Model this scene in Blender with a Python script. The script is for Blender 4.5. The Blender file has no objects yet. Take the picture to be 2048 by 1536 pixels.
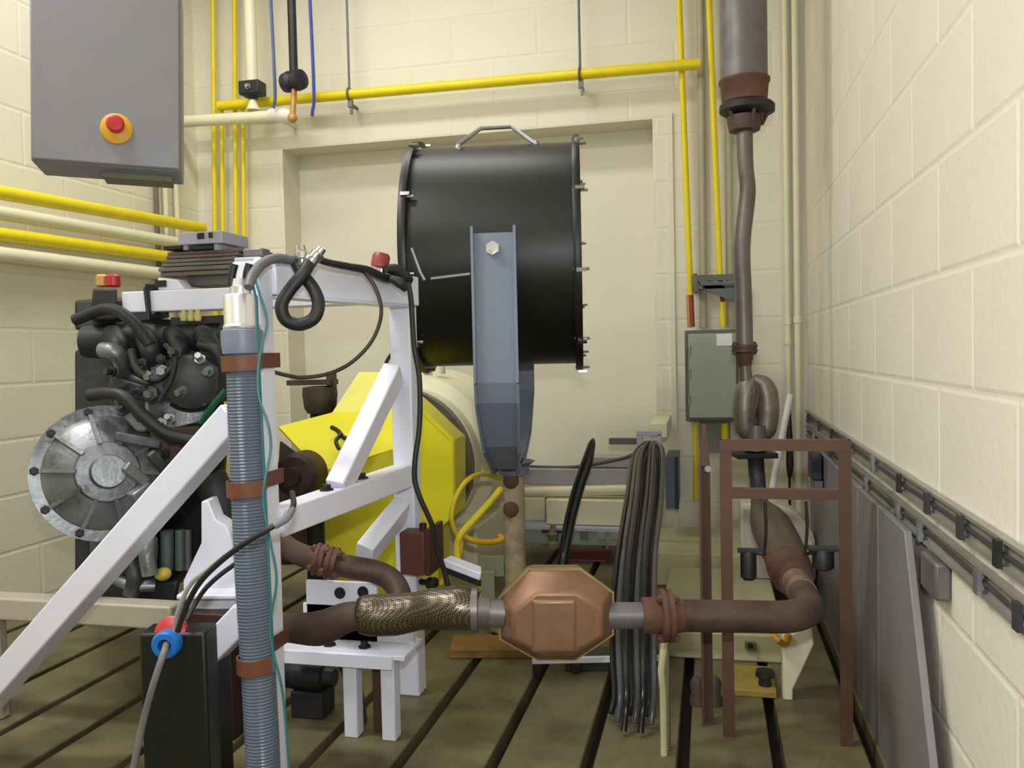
import bpy, bmesh, math, random
from mathutils import Vector, Matrix, noise
rnd = random.Random(7)
S = bpy.context.scene
COL = S.collection
# ------------------------------------------------------------------ camera
F, CX, CY = 1700.0, 1024.0, 768.0          # focal length in pixels of the 2048x1536 frame
CAM = Vector((0, 0, 0.95))
YAW, PITCH, ROLL = math.radians(13.1), math.radians(2.16), -0.022
RM = Matrix.Rotation(YAW, 3, 'Z') @ Matrix.Rotation(math.pi/2-PITCH, 3, 'X') @ Matrix.Rotation(ROLL, 3, 'Z')
RIGHT, UP, FWD = RM.col[0].copy(), RM.col[1].copy(), -RM.col[2].copy()
cd = bpy.data.cameras.new('camera'); cam = bpy.data.objects.new('camera', cd); COL.objects.link(cam)
cam.matrix_world = Matrix.Translation(CAM) @ RM.to_4x4()
cd.sensor_width = 36; cd.lens = 36*F/2048; cd.clip_start = 0.02
S.camera = cam
# ------------------------------------------------------------------ light
S.view_settings.view_transform = 'Standard'; S.view_settings.look = 'None'
S.view_settings.gamma = 1; S.view_settings.use_curve_mapping = False
S.view_settings.exposure = 0.0
W = bpy.data.worlds.new('world'); S.world = W; W.use_nodes = True
W.node_tree.nodes['Background'].inputs[0].default_value = (0.9, 0.93, 1, 1)
W.node_tree.nodes['Background'].inputs[1].default_value = 0.06
def area(name, loc, target, sx, sy, power, col=(1, 1, 1)):
    l = bpy.data.lights.new(name, 'AREA'); l.shape = 'RECTANGLE'; l.size = sx; l.size_y = sy; l.energy = power; l.color = col
    o = bpy.data.objects.new(name, l); COL.objects.link(o); o.location = loc
    o.rotation_euler = (Vector(target)-Vector(loc)).to_track_quat('-Z', 'Y').to_euler()
    return o
area('ceiling_lamp_rear', (-1.45, 2.95, 3.12), (-1.45, 2.95, 0), 1.7, 0.22, 21, (1, .99, .97))
area('ceiling_lamp_middle', (-1.85, 1.2, 3.12), (-1.85, 1.2, 0), 0.9, 0.3, 52, (1, .99, .97))
area('ceiling_lamp_front', (-1.3, -0.4, 3.12), (-1.3, -0.4, 0), 1.4, 0.4, 34, (1, .99, .97))
area('camera_flash', (0.02, -0.05, 1.12), (-0.8, 3.0, 0.95), 0.07, 0.04, 15, (.92, .96, 1))

# ------------------------------------------------------------------ pixel -> place helpers
def ray(px, py): return RIGHT*((px-CX)/F) + UP*((CY-py)/F) + FWD
def Q(px, py, d): return CAM + ray(px, py)*d                                    # at a distance in front of the camera
def PY(px, py, y): r = ray(px, py); return CAM + r*((y-CAM.y)/r.y)              # on a plane parallel to the back wall
def PX(px, py, x): r = ray(px, py); return CAM + r*((x-CAM.x)/r.x)              # on a plane parallel to the side walls
def PZ(px, py, z): r = ray(px, py); return CAM + r*((z-CAM.z)/r.z)
def dep(p): return (Vector(p)-CAM).dot(FWD)
def m(px, d): return px*d/F
Z = Vector((0, 0, 1)); X = Vector((1, 0, 0)); Y = Vector((0, 1, 0))
HR = Vector((math.cos(YAW), math.sin(YAW), 0)); HF = Vector((-math.sin(YAW), math.cos(YAW), 0))   # level right / level forward of the view

# ------------------------------------------------------------------ materials
def lin(c): return tuple(((v/255)/12.92 if v/255 <= .04045 else ((v/255+.055)/1.055)**2.4) for v in c)
MATS = {}
def mat(name, rgb, rough=.5, metal=0, var=.12, scale=9, bump=.0, bscale=60, rgb2=None, patch=3.0, amount=.5, spec=.5, coat=0, stretch=None):
    """paint, metal or rubber with mottling; rgb2 is a second colour (rust, dirt, wear) in patches"""
    if name in MATS: return MATS[name]
    M = bpy.data.materials.new(name); M.use_nodes = True; n = M.node_tree.nodes; l = M.node_tree.links
    b = n['Principled BSDF']; b.inputs['Roughness'].default_value = rough; b.inputs['Metallic'].default_value = metal
    b.inputs['Specular IOR Level'].default_value = spec; b.inputs['Coat Weight'].default_value = coat
    tc = n.new('ShaderNodeTexCoord'); src = tc.outputs['Object']
    if stretch:
        mp = n.new('ShaderNodeMapping'); mp.inputs['Scale'].default_value = stretch; l.new(src, mp.inputs[0]); src = mp.outputs[0]
    c = lin(rgb)
    nz = n.new('ShaderNodeTexNoise'); nz.inputs['Scale'].default_value = scale; nz.inputs['Detail'].default_value = 5; l.new(src, nz.inputs['Vector'])
    cr = n.new('ShaderNodeValToRGB'); l.new(nz.outputs['Fac'], cr.inputs[0])
    cr.color_ramp.elements[0].position = .3; cr.color_ramp.elements[1].position = .7
    cr.color_ramp.elements[0].color = tuple(max(0, v*(1-var)) for v in c)+(1,)
    cr.color_ramp.elements[1].color = tuple(min(1, v*(1+var)) for v in c)+(1,)
    out = cr.outputs[0]
    if rgb2:
        n2 = n.new('ShaderNodeTexNoise'); n2.inputs['Scale'].default_value = patch; n2.inputs['Detail'].default_value = 7; n2.inputs['Roughness'].default_value = .65; l.new(src, n2.inputs['Vector'])
        r2 = n.new('ShaderNodeValToRGB'); r2.color_ramp.elements[0].position = 1-amount-.12; r2.color_ramp.elements[1].position = 1-amount+.12; l.new(n2.outputs['Fac'], r2.inputs[0])
        mx = n.new('ShaderNodeMix'); mx.data_type = 'RGBA'; l.new(r2.outputs[0], mx.inputs[0]); l.new(out, mx.inputs[6]); mx.inputs[7].default_value = lin(rgb2)+(1,)
        out = mx.outputs[2]
    l.new(out, b.inputs['Base Color'])
    if bump:
        nb = n.new('ShaderNodeTexNoise'); nb.inputs['Scale'].default_value = bscale; nb.inputs['Detail'].default_value = 4; l.new(src, nb.inputs['Vector'])
        bp = n.new('ShaderNodeBump'); bp.inputs['Strength'].default_value = bump; bp.inputs['Distance'].default_value = .004; l.new(nb.outputs['Fac'], bp.inputs['Height']); l.new(bp.outputs[0], b.inputs['Normal'])
    MATS[name] = M; return M
wallm = mat('cream_wall_paint', (226, 221, 200), .55, var=.03, scale=2, bump=.25, bscale=45)
wallr = mat('pale_wall_paint', (226, 220, 205), .6, var=.03, scale=2, bump=.35, bscale=45)
white = mat('white_enamel', (226, 228, 244), .35, var=.02, scale=6, rgb2=(196, 194, 196), patch=5, amount=.28)
yellow = mat('yellow_enamel', (226, 218, 38), .4, var=.04, scale=8)
yellowp = mat('yellow_pipe_paint', (232, 212, 18), .4, var=.06, scale=12)
cream = mat('cream_enamel', (226, 222, 190), .4, var=.04, scale=8)
greybox = mat('grey_enclosure_paint', (124, 124, 130), .45, var=.03, scale=10, bump=.05, bscale=150)
yokem = mat('blue_grey_paint', (116, 125, 144), .45, var=.04, scale=8)
black = mat('black_enamel', (19, 20, 19), .42, var=.15, scale=5)
rubber = mat('black_rubber', (26, 27, 30), .5, var=.15, scale=20)
darkgrey = mat('dark_grey_plastic', (52, 54, 58), .5, var=.15, scale=20)
hosem = mat('slate_grey_hose', (92, 103, 120), .25, var=.06, scale=20)
strapm = mat('brown_leather_strap', (104, 61, 38), .55, var=.12, scale=30)
chrome = mat('bright_steel', (205, 205, 205), .22, 1, var=.05, scale=12)
steel = mat('galvanised_steel', (150, 154, 156), .4, .7, var=.12, scale=25)
alum = mat('cast_aluminium', (142, 146, 150), .42, .75, var=.25, scale=14, bump=.3, bscale=70, rgb2=(60, 58, 54), patch=7, amount=.42)
alumd = mat('grimy_aluminium', (92, 94, 98), .5, .6, var=.3, scale=18, bump=.3, bscale=70, rgb2=(34, 32, 30), patch=9, amount=.45)
iron = mat('dark_cast_iron', (38, 38, 40), .55, .2, var=.35, scale=18, bump=.4, bscale=60)
rust = mat('rusted_exhaust_steel', (92, 74, 66), .55, .35, var=.25, scale=16, bump=.2, bscale=80, rgb2=(68, 50, 44), patch=8, amount=.45)
rustred = mat('red_rust', (88, 58, 44), .75, .1, var=.2, scale=25, bump=.35, bscale=90)
copper = mat('heat_tinted_steel', (140, 106, 82), .42, .5, var=.16, scale=9, rgb2=(112, 84, 62), patch=5, amount=.42)
duct = mat('grey_brown_pipe', (118, 111, 108), .42, .55, var=.12, scale=10, rgb2=(92, 82, 78), patch=4, amount=.4)
brownf = mat('brown_oxide_paint', (86, 57, 43), .6, var=.12, scale=18, bump=.15, bscale=90)
green = mat('grey_green_paint', (152, 160, 140), .45, var=.03, scale=8)
olive = mat('olive_paint', (108, 112, 84), .55, var=.08, scale=10)
bed = mat('oily_bedplate', (112, 104, 74), .5, .1, var=.18, scale=6, bump=.25, bscale=60, rgb2=(74, 66, 44), patch=4, amount=.42)
slotm = mat('slot_grime', (24, 18, 14), .8, var=.2)
orange = mat('rusty_ochre_board', (150, 112, 52), .7, var=.2, scale=12, rgb2=(104, 78, 40), patch=6, amount=.45)
redp = mat('red_plastic', (178, 40, 44), .35, var=.05)
bluep = mat('blue_plastic', (28, 110, 190), .4, var=.05)
teal = mat('teal_wire_sheath', (42, 108, 114), .45, var=.05)
tan = mat('brass_tan', (190, 148, 84), .45, .3, var=.1)
brownbox = mat('brown_plastic', (92, 54, 44), .5, var=.06)
lilac = mat('pale_lilac_grey', (178, 178, 196), .4, var=.03)
finm = mat('dull_grey_metal', (112, 108, 110), .45, .4, var=.2, scale=16)
panelm = mat('grey_sheet_panel', (126, 124, 126), .5, .1, var=.06, scale=5, stretch=(1, 1, .2))
labelm = mat('white_label', (232, 234, 234), .5, var=.01)
rawpost = mat('bare_worn_post', (176, 162, 134), .6, .15, var=.12, scale=10, rgb2=(120, 96, 70), patch=9, amount=.4)
bluetag = mat('blue_cable', (64, 74, 168), .45, var=.06)
braid = None
def braid_mat():
    M = bpy.data.materials.new('braided_steel'); M.use_nodes = True; n = M.node_tree.nodes; l = M.node_tree.links
    b = n['Principled BSDF']; b.inputs['Metallic'].default_value = .85; b.inputs['Roughness'].default_value = .34
    tc = n.new('ShaderNodeTexCoord'); mp = n.new('ShaderNodeMapping'); mp.inputs['Rotation'].default_value = (0, .785, .5); l.new(tc.outputs['Object'], mp.inputs[0])
    ck = n.new('ShaderNodeTexChecker'); ck.inputs['Scale'].default_value = 260; ck.inputs[1].default_value = lin((136, 124, 106))+(1,); ck.inputs[2].default_value = lin((66, 60, 52))+(1,); l.new(mp.outputs[0], ck.inputs[0])
    l.new(ck.outputs[0], b.inputs['Base Color'])
    bp = n.new('ShaderNodeBump'); bp.inputs['Strength'].default_value = .8; bp.inputs['Distance'].default_value = .002; l.new(ck.outputs[1], bp.inputs['Height']); l.new(bp.outputs[0], b.inputs['Normal'])
    return M
braid = braid_mat()

# ------------------------------------------------------------------ mesh builder
def frame_of(d, hint=Z):
    d = Vector(d).normalized()
    if abs(d.dot(hint)) > .98: hint = X if abs(d.dot(X)) < .9 else Y
    u = (hint - d*hint.dot(d)).normalized(); return d, u, d.cross(u)
def catmull(pts, n):
    pts = [Vector(p) for p in pts]
    if len(pts) < 3: return [pts[0].lerp(pts[1], i/n) for i in range(n+1)]
    P = [pts[0]*2-pts[1]]+pts+[pts[-1]*2-pts[-2]]; out = []
    for i in range(1, len(P)-2):
        a, b, c, d = P[i-1:i+3]
        for k in range(n):
            t = k/n
            out.append(.5*((2*b)+(c-a)*t+(2*a-5*b+4*c-d)*t*t+(3*b-a-3*c+d)*t**3))
    out.append(pts[-1]); return out
class MB:
    def __init__(s): s.v = []; s.f = []
    def add(s, vs, fs):
        o = len(s.v); s.v += [Vector(v) for v in vs]; s.f += [tuple(i+o for i in f) for f in fs]; return s
    def hexa(s, a):                       # 8 corners: bottom 4 then top 4
        return s.add(a, [(0, 3, 2, 1), (4, 5, 6, 7), (0, 1, 5, 4), (1, 2, 6, 5), (2, 3, 7, 6), (3, 0, 4, 7)])
    def box(s, c, size, ax=(X, Y, Z)):
        c = Vector(c); x, y, z = [a*(k/2) for a, k in zip(ax, size)]
        return s.hexa([c-x-y-z, c+x-y-z, c+x+y-z, c-x+y-z, c-x-y+z, c+x-y+z, c+x+y+z, c-x+y+z])
    def span(s, lo, hi):
        lo, hi = Vector(lo), Vector(hi); return s.box((lo+hi)/2, hi-lo)
    def bar(s, p0, p1, w, h, up=Z):       # w across, h along up
        p0, p1 = Vector(p0), Vector(p1); d, u, r = frame_of(p1-p0, up)
        return s.box((p0+p1)/2, ((p1-p0).length, h, w), (d, u, r))
    def prism(s, poly, vec):
        n = len(poly); poly = [Vector(p) for p in poly]; vec = Vector(vec)
        return s.add(poly+[p+vec for p in poly], [tuple(range(n))[::-1], tuple(range(n, 2*n))]+[(i, (i+1) % n, n+(i+1) % n, n+i) for i in range(n)])
    def tube(s, pts, r, seg=12, n=6, smooth=True, caps=True, flat=1.0, hint=Z):
        P = catmull(pts, n) if smooth else [Vector(p) for p in pts]
        N = len(P); rr = (lambda t: r) if not callable(r) and not isinstance(r, (list, tuple)) else r
        if isinstance(r, (list, tuple)):
            def rr(t, L=list(r)):
                x = t*(len(L)-1); i = min(int(x), len(L)-2); return L[i]+(L[i+1]-L[i])*(x-i)
        vs = []; u = None
        for i, p in enumerate(P):
            d = (P[min(i+1, N-1)]-P[max(i-1, 0)])
            if d.length < 1e-9: d = Vector((0, 0, 1))
            d.normalize()
            if u is None: _, u, w = frame_of(d, hint)
            else:
                u = (u-d*u.dot(d)).normalized(); w = d.cross(u)
            R = rr(i/(N-1))
            for k in range(seg):
                a = 2*math.pi*k/seg; vs.append(p+u*(math.cos(a)*R*flat)+w*(math.sin(a)*R))
        fs = [(i*seg+k, i*seg+(k+1) % seg, (i+1)*seg+(k+1) % seg, (i+1)*seg+k) for i in range(N-1) for k in range(seg)]
        if caps: fs += [tuple(range(seg))[::-1], tuple(range((N-1)*seg, N*seg))]
        return s.add(vs, fs)
    def cyl(s, p0, p1, r0, r1=None, seg=20):
        return s.tube([p0, p1], [r0, r0 if r1 is None else r1], seg, smooth=False)
    def lathe(s, c, axis, prof, seg=28, caps=True, hint=Z, flat=1.0):   # prof: (offset along axis, radius)
        d, u, w = frame_of(axis, hint); c = Vector(c); vs = []
        for t, R in prof:
            for k in range(seg):
                a = 2*math.pi*k/seg; vs.append(c+d*t+u*(math.cos(a)*R*flat)+w*(math.sin(a)*R))
        N = len(prof); fs = [(i*seg+k, i*seg+(k+1) % seg, (i+1)*seg+(k+1) % seg, (i+1)*seg+k) for i in range(N-1) for k in range(seg)]
        if caps: fs += [tuple(range(seg))[::-1], tuple(range((N-1)*seg, N*seg))]
        return s.add(vs, fs)
    def ring(s, c, axis, R, r, seg=28, rs=10, arc=None):
        d, u, w = frame_of(axis)
        a0, a1 = arc or (0, 2*math.pi); n = seg if arc else seg
        pts = [Vector(c)+u*(math.cos(a0+(a1-a0)*i/n)*R)+w*(math.sin(a0+(a1-a0)*i/n)*R) for i in range(n+1)]
        return s.tube(pts, r, rs, smooth=False)
    def ball(s, c, r, seg=14, sq=(1, 1, 1)):
        c = Vector(c); vs = [c+Vector((0, 0, -r*sq[2]))]; N = seg//2
        for i in range(1, N):
            t = -math.pi/2+math.pi*i/N
            for k in range(seg):
                a = 2*math.pi*k/seg; vs.append(c+Vector((math.cos(a)*math.cos(t)*r*sq[0], math.sin(a)*math.cos(t)*r*sq[1], math.sin(t)*r*sq[2])))
        vs.append(c+Vector((0, 0, r*sq[2]))); L = len(vs)-1
        fs = [(0, 1+(k+1) % seg, 1+k) for k in range(seg)]
        for i in range(N-2):
            fs += [(1+i*seg+k, 1+i*seg+(k+1) % seg, 1+(i+1)*seg+(k+1) % seg, 1+(i+1)*seg+k) for k in range(seg)]
        fs += [(L, 1+(N-2)*seg+k, 1+(N-2)*seg+(k+1) % seg) for k in range(seg)]
        return s.add(vs, fs)
    def hull(s, pts):
        bm = bmesh.new(); [bm.verts.new(p) for p in pts]
        bmesh.ops.convex_hull(bm, input=bm.verts[:])
        bmesh.ops.dissolve_limit(bm, angle_limit=.03, verts=bm.verts[:], edges=bm.edges[:])
        bm.verts.index_update(); s.add([v.co for v in bm.verts], [tuple(v.index for v in f.verts) for f in bm.faces]); bm.free(); return s
    def mesh(s, name, M, origin=Vector((0, 0, 0)), sharp=38):
        me = bpy.data.meshes.new(name); me.from_pydata([tuple(v-origin) for v in s.v], [], s.f)
        bm = bmesh.new(); bm.from_mesh(me); bmesh.ops.recalc_face_normals(bm, faces=bm.faces[:]); bm.to_mesh(me); bm.free()
        me.materials.append(M); me.polygons.foreach_set('use_smooth', [True]*len(me.polygons)); me.set_sharp_from_angle(angle=math.radians(sharp)); me.update()
        return me
def link(name, me, parent=None, loc=None):
    o = bpy.data.objects.new(name, me); COL.objects.link(o)
    if parent: o.parent = parent
    if loc is not None: o.location = loc
    return o
def bevel(o, w, seg=2):
    b = o.modifiers.new('bevel', 'BEVEL'); b.width = w; b.segments = seg; b.limit_method = 'ANGLE'; b.angle_limit = math.radians(40); b.harden_normals = False
class Thing:
    def __init__(s, name, label, cat, origin, group=None):
        s.o = bpy.data.objects.new(name, None); COL.objects.link(s.o); s.org = Vector(origin); s.o.location = s.org; s.o.empty_display_size = .05
        s.o['label'] = label; s.o['category'] = cat
        if group: s.o['group'] = group
    def part(s, name, mb, M, under=None, label=None, bev=0, sharp=38, kind=None):
        o = link(name, mb.mesh(name, M, s.org, sharp), under or s.o)
        if bev: bevel(o, bev)
        if label: o['label'] = label
        if kind: o['kind'] = kind
        return o
def solo(name, label, cat, mb, M, group=None, bev=0, sharp=38):
    c = sum(mb.v, Vector())/len(mb.v); c.z = min(v.z for v in mb.v)
    o = link(name, mb.mesh(name, M, c, sharp), None, c); o['label'] = label; o['category'] = cat
    if group: o['group'] = group
    if bev: bevel(o, bev)
    return o
def struct(name, mb, M, bev=0):
    o = link(name, mb.mesh(name, M)); o['kind'] = 'structure'
    if bev: bevel(o, bev)
    return o
def bolt(c, axis, r=.008, h=.008): return MB().lathe(c, axis, [(0, r*1.5), (h*.25, r*1.5), (h*.25, r), (h, r*.92)], 6)

# ------------------------------------------------------------------ the room
YB = 4.0                                       # back wall
XR = PY(1612, 560, YB).x                       # right wall
XL = PY(396, 400, YB).x                        # left wall
HC = 3.2; YF = -2.2
ro_l, ro_r = PY(574, 600, YB).x, PY(1305, 270, YB).x       # recess in the back wall
ro_t = (PY(600, 298, YB).z+PY(1300, 236, YB).z)/2; ro_d = .18
C_H = .212; z0 = PY(1605, 633, YB).z % C_H
J = .001
b = MB()
b.span((XL-.2, YB+J, 0), (ro_l, YB+.25, HC)); b.span((ro_r, YB+J, 0), (XR+.2, YB+.25, HC)); b.span((ro_l, YB+J, ro_t), (ro_r, YB+.25, HC))
wall_back = struct('wall_back', b, wallm)
o = link('recess_panel', MB().span((ro_l, YB+ro_d, 0), (ro_r, YB+.25, ro_t)).mesh('recess_panel', wallm), wall_back)
wall_right = struct('wall_right', MB().span((XR+J, YF, 0), (XR+.2, YB+.2, HC)), wallr)
wall_left = struct('wall_left', MB().span((XL-.2, YF, 0), (XL-J, YB+.2, HC)), wallm)
struct('wall_front', MB().span((XL-.2, YF-.2, 0), (XR+.2, YF, HC)), wallm)
struct('ceiling', MB().span((XL-.2, YF-.2, HC), (XR+.2, YB+.25, HC+.1)), mat('pale_ceiling', (214, 212, 200), .8, var=.02))
_bl = {}
def block(w, h, M, along, parent, p):
    """one painted masonry block, proud of the joints; along is the wall's direction ('x' or 'y')"""
    k = (round(w, 3), round(h, 3), M.name, along, parent.name)
    if k not in _bl:
        q, t = .007, .0015; a, c = (w-.005)/2, (h-.005)/2
        P = [(-a, 0, -c), (a, 0, -c), (a, 0, c), (-a, 0, c), (-a+q, -t, -c+q), (a-q, -t, -c+q), (a-q, -t, c-q), (-a+q, -t, c-q)]
        if along == 'y': P = [(y, x, z) for x, y, z in P]
        _bl[k] = MB().add(P, [(4, 5, 6, 7), (0, 1, 5, 4), (1, 2, 6, 5), (2, 3, 7, 6), (3, 0, 4, 7)]).mesh('block', M, sharp=10)
        bm = bmesh.new(); bm.from_mesh(_bl[k])
        c0 = Vector((0, .05, 0)) if along == 'x' else Vector((.05, 0, 0))
        for f in bm.faces:
            if f.normal.dot(f.calc_center_median()-c0) < 0: f.normal_flip()
        bm.to_mesh(_bl[k]); bm.free()
    return link('block', _bl[k], parent, p)
def courses(a, bnd, zlo, zhi, fn, start):
    z = z0-C_H; i = 0
    while z < zhi:
        lo, hi = max(z, zlo), min(z+C_H, zhi)
        if hi-lo > .03:
            x = start+(.212 if i % 2 else 0)
            while x < bnd:
                l, r = max(x, a), min(x+.424, bnd)
                if r-l > .03: fn(l, r, lo, hi)
                x += .424
        z += C_H; i += 1
def back(l, r, lo, hi): block(r-l, hi-lo, wallm, 'x', wall_back, ((l+r)/2, YB+J, (lo+hi)/2))
st = XL-.6
courses(XL, ro_l, 0, ro_t, back, st); courses(ro_r, XR, 0, ro_t, back, st+ (.424*math.floor((ro_r-st)/.424))-.0)
courses(XL, XR, ro_t, 2.75, back, PY(906, 230, YB).x-.424*7-.212*(int((ro_t-z0)/C_H+1) % 2))
courses(.9, YB, 0, 2.4, lambda l, r, lo, hi: block(r-l, hi-lo, wallr, 'y', wall_right, (XR+J, (l+r)/2, (lo+hi)/2)), .9)
def leftb(l, r, lo, hi):
    k = block(r-l, hi-lo, wallm, 'y', wall_left, (XL-J, (l+r)/2, (lo+hi)/2)); k.rotation_euler = (0, 0, math.pi)
courses(2.2, YB, .0, 2.75, leftb, 2.2)
# bed plate: slabs with T-slots between them, running towards the back wall
fl = struct('floor', MB().span((XL-.2, YF-.2, -.2), (XR+.2, YB+.2, -.05)), slotm)
sx = PZ(905, 1383, 0).x; wd = PZ(1060, 1383, 0).x-sx
k0 = math.floor((XL-sx)/wd)
xs = [sx+wd*i for i in range(k0, int((XR-sx)/wd)+2)]
for a, c in zip(xs, xs[1:]):
    l, r = max(a+.014, XL-.02), min(c-.014, XR+.02)
    if r-l > .03:
        o = link('floor_slab', MB().span((l, YF, -.06), (r, YB+.2, 0)).mesh('floor_slab', bed), fl); bevel(o, .004)

# ================================================================== FAN
be = math.radians(-4.5)
fa = (HR*math.cos(be)+HF*math.sin(be)).normalized()      # drum axis, pointing right
fn = Vector((-fa.y, fa.x, 0))                            # level, away from the camera
fc = Q(1001, 514, 2.9); fR = .368; fL = .262
t = Thing('drum_fan', 'large black drum fan with chrome bolted rims held in a blue-grey yoke', 'fan', (fc.x, fc.y, 0))
wallp = [(-fL, fR), (fL, fR), (fL, fR-.006), (-fL, fR-.006), (-fL, fR)]
drum = t.part('drum', MB().lathe(fc, fa, wallp, 72, caps=False), black)
for sgn in (-1, 1):
    e = fc+fa*(fL*sgn)
    rim = MB().lathe(e-fa*(.012*1), fa, [(0, fR), (0, fR+.022), (.012, fR+.026), (.024, fR+.022), (.024, fR-.008), (0, fR-.008), (0, fR)], 72, caps=False)
    rm = t.part('rim', rim, black, label='black rolled rim at the end of the drum')
    for k in range(10):
        a = 2*math.pi*(k+.35)/10; rdir = fn*math.cos(a)+Z*math.sin(a)
        t.part('rim_clip', MB().box(e+rdir*(fR+.028)+fa*.01, (.028, .012, .006), (fa, fa.cross(rdir), rdir)).cyl(e+rdir*(fR+.014)-fa*.014, e+rdir*(fR+.014)+fa*.034, .0045, None, 8), chrome, under=rm, label='bright clip bolt on the rim')
    g = MB()
    for q in range(1, 9): g.ring(e+fa*.004*sgn, fa, fR*q/8.4, .0022, 40, 5)
    for k in range(8):
        a = math.pi*2*k/8; rdir = fn*math.cos(a)+Z*math.sin(a); g.tube([e+fa*.008*sgn, e+fa*.008*sgn+rdir*fR], .003, 6, 1, False)
    t.part('wire_guard', g, steel)
t.part('motor', MB().lathe(fc-fa*.02, fa, [(-.16, .05), (-.15, .085), (.12, .085), (.13, .05)], 24), darkgrey)
for k in range(5):
    a = 2*math.pi*k/5; r1 = fn*math.cos(a)+Z*math.sin(a); r2 = fn*math.cos(a+.5)+Z*math.sin(a+.5)
    t.part('blade', MB().hexa([fc+r1*.06+fa*.15, fc+r1*.34+fa*.14, fc+r2*.34+fa*.21, fc+r2*.06+fa*.19, fc+r1*.06+fa*.155, fc+r1*.34+fa*.145, fc+r2*.34+fa*.215, fc+r2*.06+fa*.195]), alum)
# lifting handle bent over the top, standing proud of the drum
def on_drum(off, ang, h=0): return fc+fa*off+(Z*math.cos(ang)-fn*math.sin(ang))*(fR+h)
h0, h3 = on_drum(-.115, .42, .0), on_drum(.135, .34, .0)
t.part('lifting_handle', MB().tube([h0, h0+Z*.012, on_drum(-.05, .2, .055), on_drum(.05, .12, .06), on_drum(.115, .3, .012), h3], .0075, 8, 1, False).ball(h0, .014, 10).ball(h3, .012, 10), steel)
# seam strips of the wiring cover on the drum's near face
t.part('seam_strip', MB().tube([on_drum(-.235, 1.56+.03, .003), on_drum(-.212, 1.56+.22, .003), on_drum(-.2, 1.56+.29, .003)], .006, 6, 1, False), steel, label='pale seam strip running down the drum')
t.part('seam_strip', MB().tube([on_drum(-.18, 1.56+.28, .003), on_drum(-.06, 1.56+.25, .003)], .005, 6, 1, False), steel, label='pale seam strip running level on the drum')
# yoke
yo = .018; ya = fR+.05; wz = .062
def YP(n, z, a): return fc+fa*(yo+a)+fn*n+Z*(z-fc.z)
zt = PY(975, 466, YP(-ya, 1, 0).y).z; zb = .575
prof = [(-ya, zt), (-ya, .86), (-ya+.012, .80), (-ya+.10, .66), (-ya+.22, zb), (ya-.22, zb), (ya-.10, .66), (ya-.012, .80), (ya, .86), (ya, zt)]
wds = [wz, wz, wz, wz*.86, wz*.62, wz*.62, wz*.86, wz, wz, wz]
def strip(pr, ww, th, side=None):
    q = MB()
    for i in range(len(pr)-1):
        (n0, a0), (n1, a1) = pr[i], pr[i+1]
        d = (fn*(n1-n0)+Z*(a1-a0)).normalized(); nn = fa.cross(d)*th
        for s0 in ([None] if side is None else [side]):
            if s0 is None: L0, R0, L1, R1 = -ww[i], ww[i], -ww[i+1], ww[i+1]
            else: L0, R0, L1, R1 = s0*ww[i]-.004, s0*ww[i]+.004, s0*ww[i+1]-.004, s0*ww[i+1]+.004
            A, B_, C_, D_ = YP(n0, a0, L0), YP(n0, a0, R0), YP(n1, a1, R1), YP(n1, a1, L1)
            q.hexa([A, B_, C_, D_, A+nn, B_+nn, C_+nn, D_+nn])
    return q
yk = t.part('yoke', strip(prof, wds, .006), yokem)
for sd in (-1, 1): t.part('yoke_flange', strip([(n, z+(.018 if i in (0, 9) else 0)) for i, (n, z) in enumerate(prof)], wds, -.02, sd), yokem, under=yk)
for sg in (-1, 1): t.part('pivot_bolt', bolt(YP(sg*(ya+.006), zt-.045, -.003), fn*sg, .014, .02), chrome)
# rusty pedestal post under the yoke
pb = fc+fa*.028
post = MB().tube([Vector((pb.x, pb.y, 0)), Vector((pb.x, pb.y, zb-.01))], .037, 24, 1, False)
ps = t.part('pedestal_post', post, rawpost, label='worn beige steel post under the fan yoke')
t.part('post_foot', MB().lathe((pb.x, pb.y, 0), Z, [(0, .1), (.02, .1), (.024, .05), (.06, .045)], 28), rawpost)
for py in (962, 1019):
    q = Q(1022, py, dep(Vector((pb.x, pb.y, .45)))-.037)
    t.part('post_plug', MB().lathe(q, -HF, [(-.012, .027), (.004, .027), (.007, .02)], 18), brownf, under=ps, label='round dark rust disc on the post')
t.part('yoke_saddle', MB().lathe((pb.x, pb.y, zb-.045), Z, [(0, .052), (.03, .055), (.045, .075)], 24), yokem)

# ================================================================== WHITE FRAME
TW = .06
A_Y, B_Y = 1.6, 2.2
Ax = PY(521, 700, A_Y).x-TW; Bx = PY(822, 750, B_Y).x-TW
fx = (Ax+Bx)/2+TW/2
def fxy(y): return Ax+TW/2+(Bx-Ax)*(y-A_Y)/(B_Y-A_Y)          # centre line of the side panel
zt0, zt1 = 1.083, 1.164; zl0, zl1 = .585, .647
t = Thing('white_test_frame', 'white welded square-tube frame carrying the engine, with diagonal braces', 'frame', (fx, 1.9, 0))
P_ = lambda nm, mb, lab=None, **k: t.part(nm, mb, white, label=lab, bev=.004, **k)
pa = P_('post', MB().span((Ax, A_Y, 0), (Ax+TW, A_Y+TW, 1.15)), 'near white post behind the grey hose')
pbm = P_('post', MB().span((Bx, B_Y, 0), (Bx+TW, B_Y+TW, zt0)), 'far white post beside the fan')
P_('top_beam', MB().bar((fxy(A_Y+TW), A_Y+TW, (zt0+zt1)/2), (fxy(B_Y+TW), B_Y+TW, (zt0+zt1)/2), TW, zt1-zt0))
P_('top_flange', MB().bar((fxy(A_Y+TW)+.02, A_Y+TW+.005, zt0-.004), (fxy(B_Y)+.02, B_Y-.005, zt0-.004), .05, .006))
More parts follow.
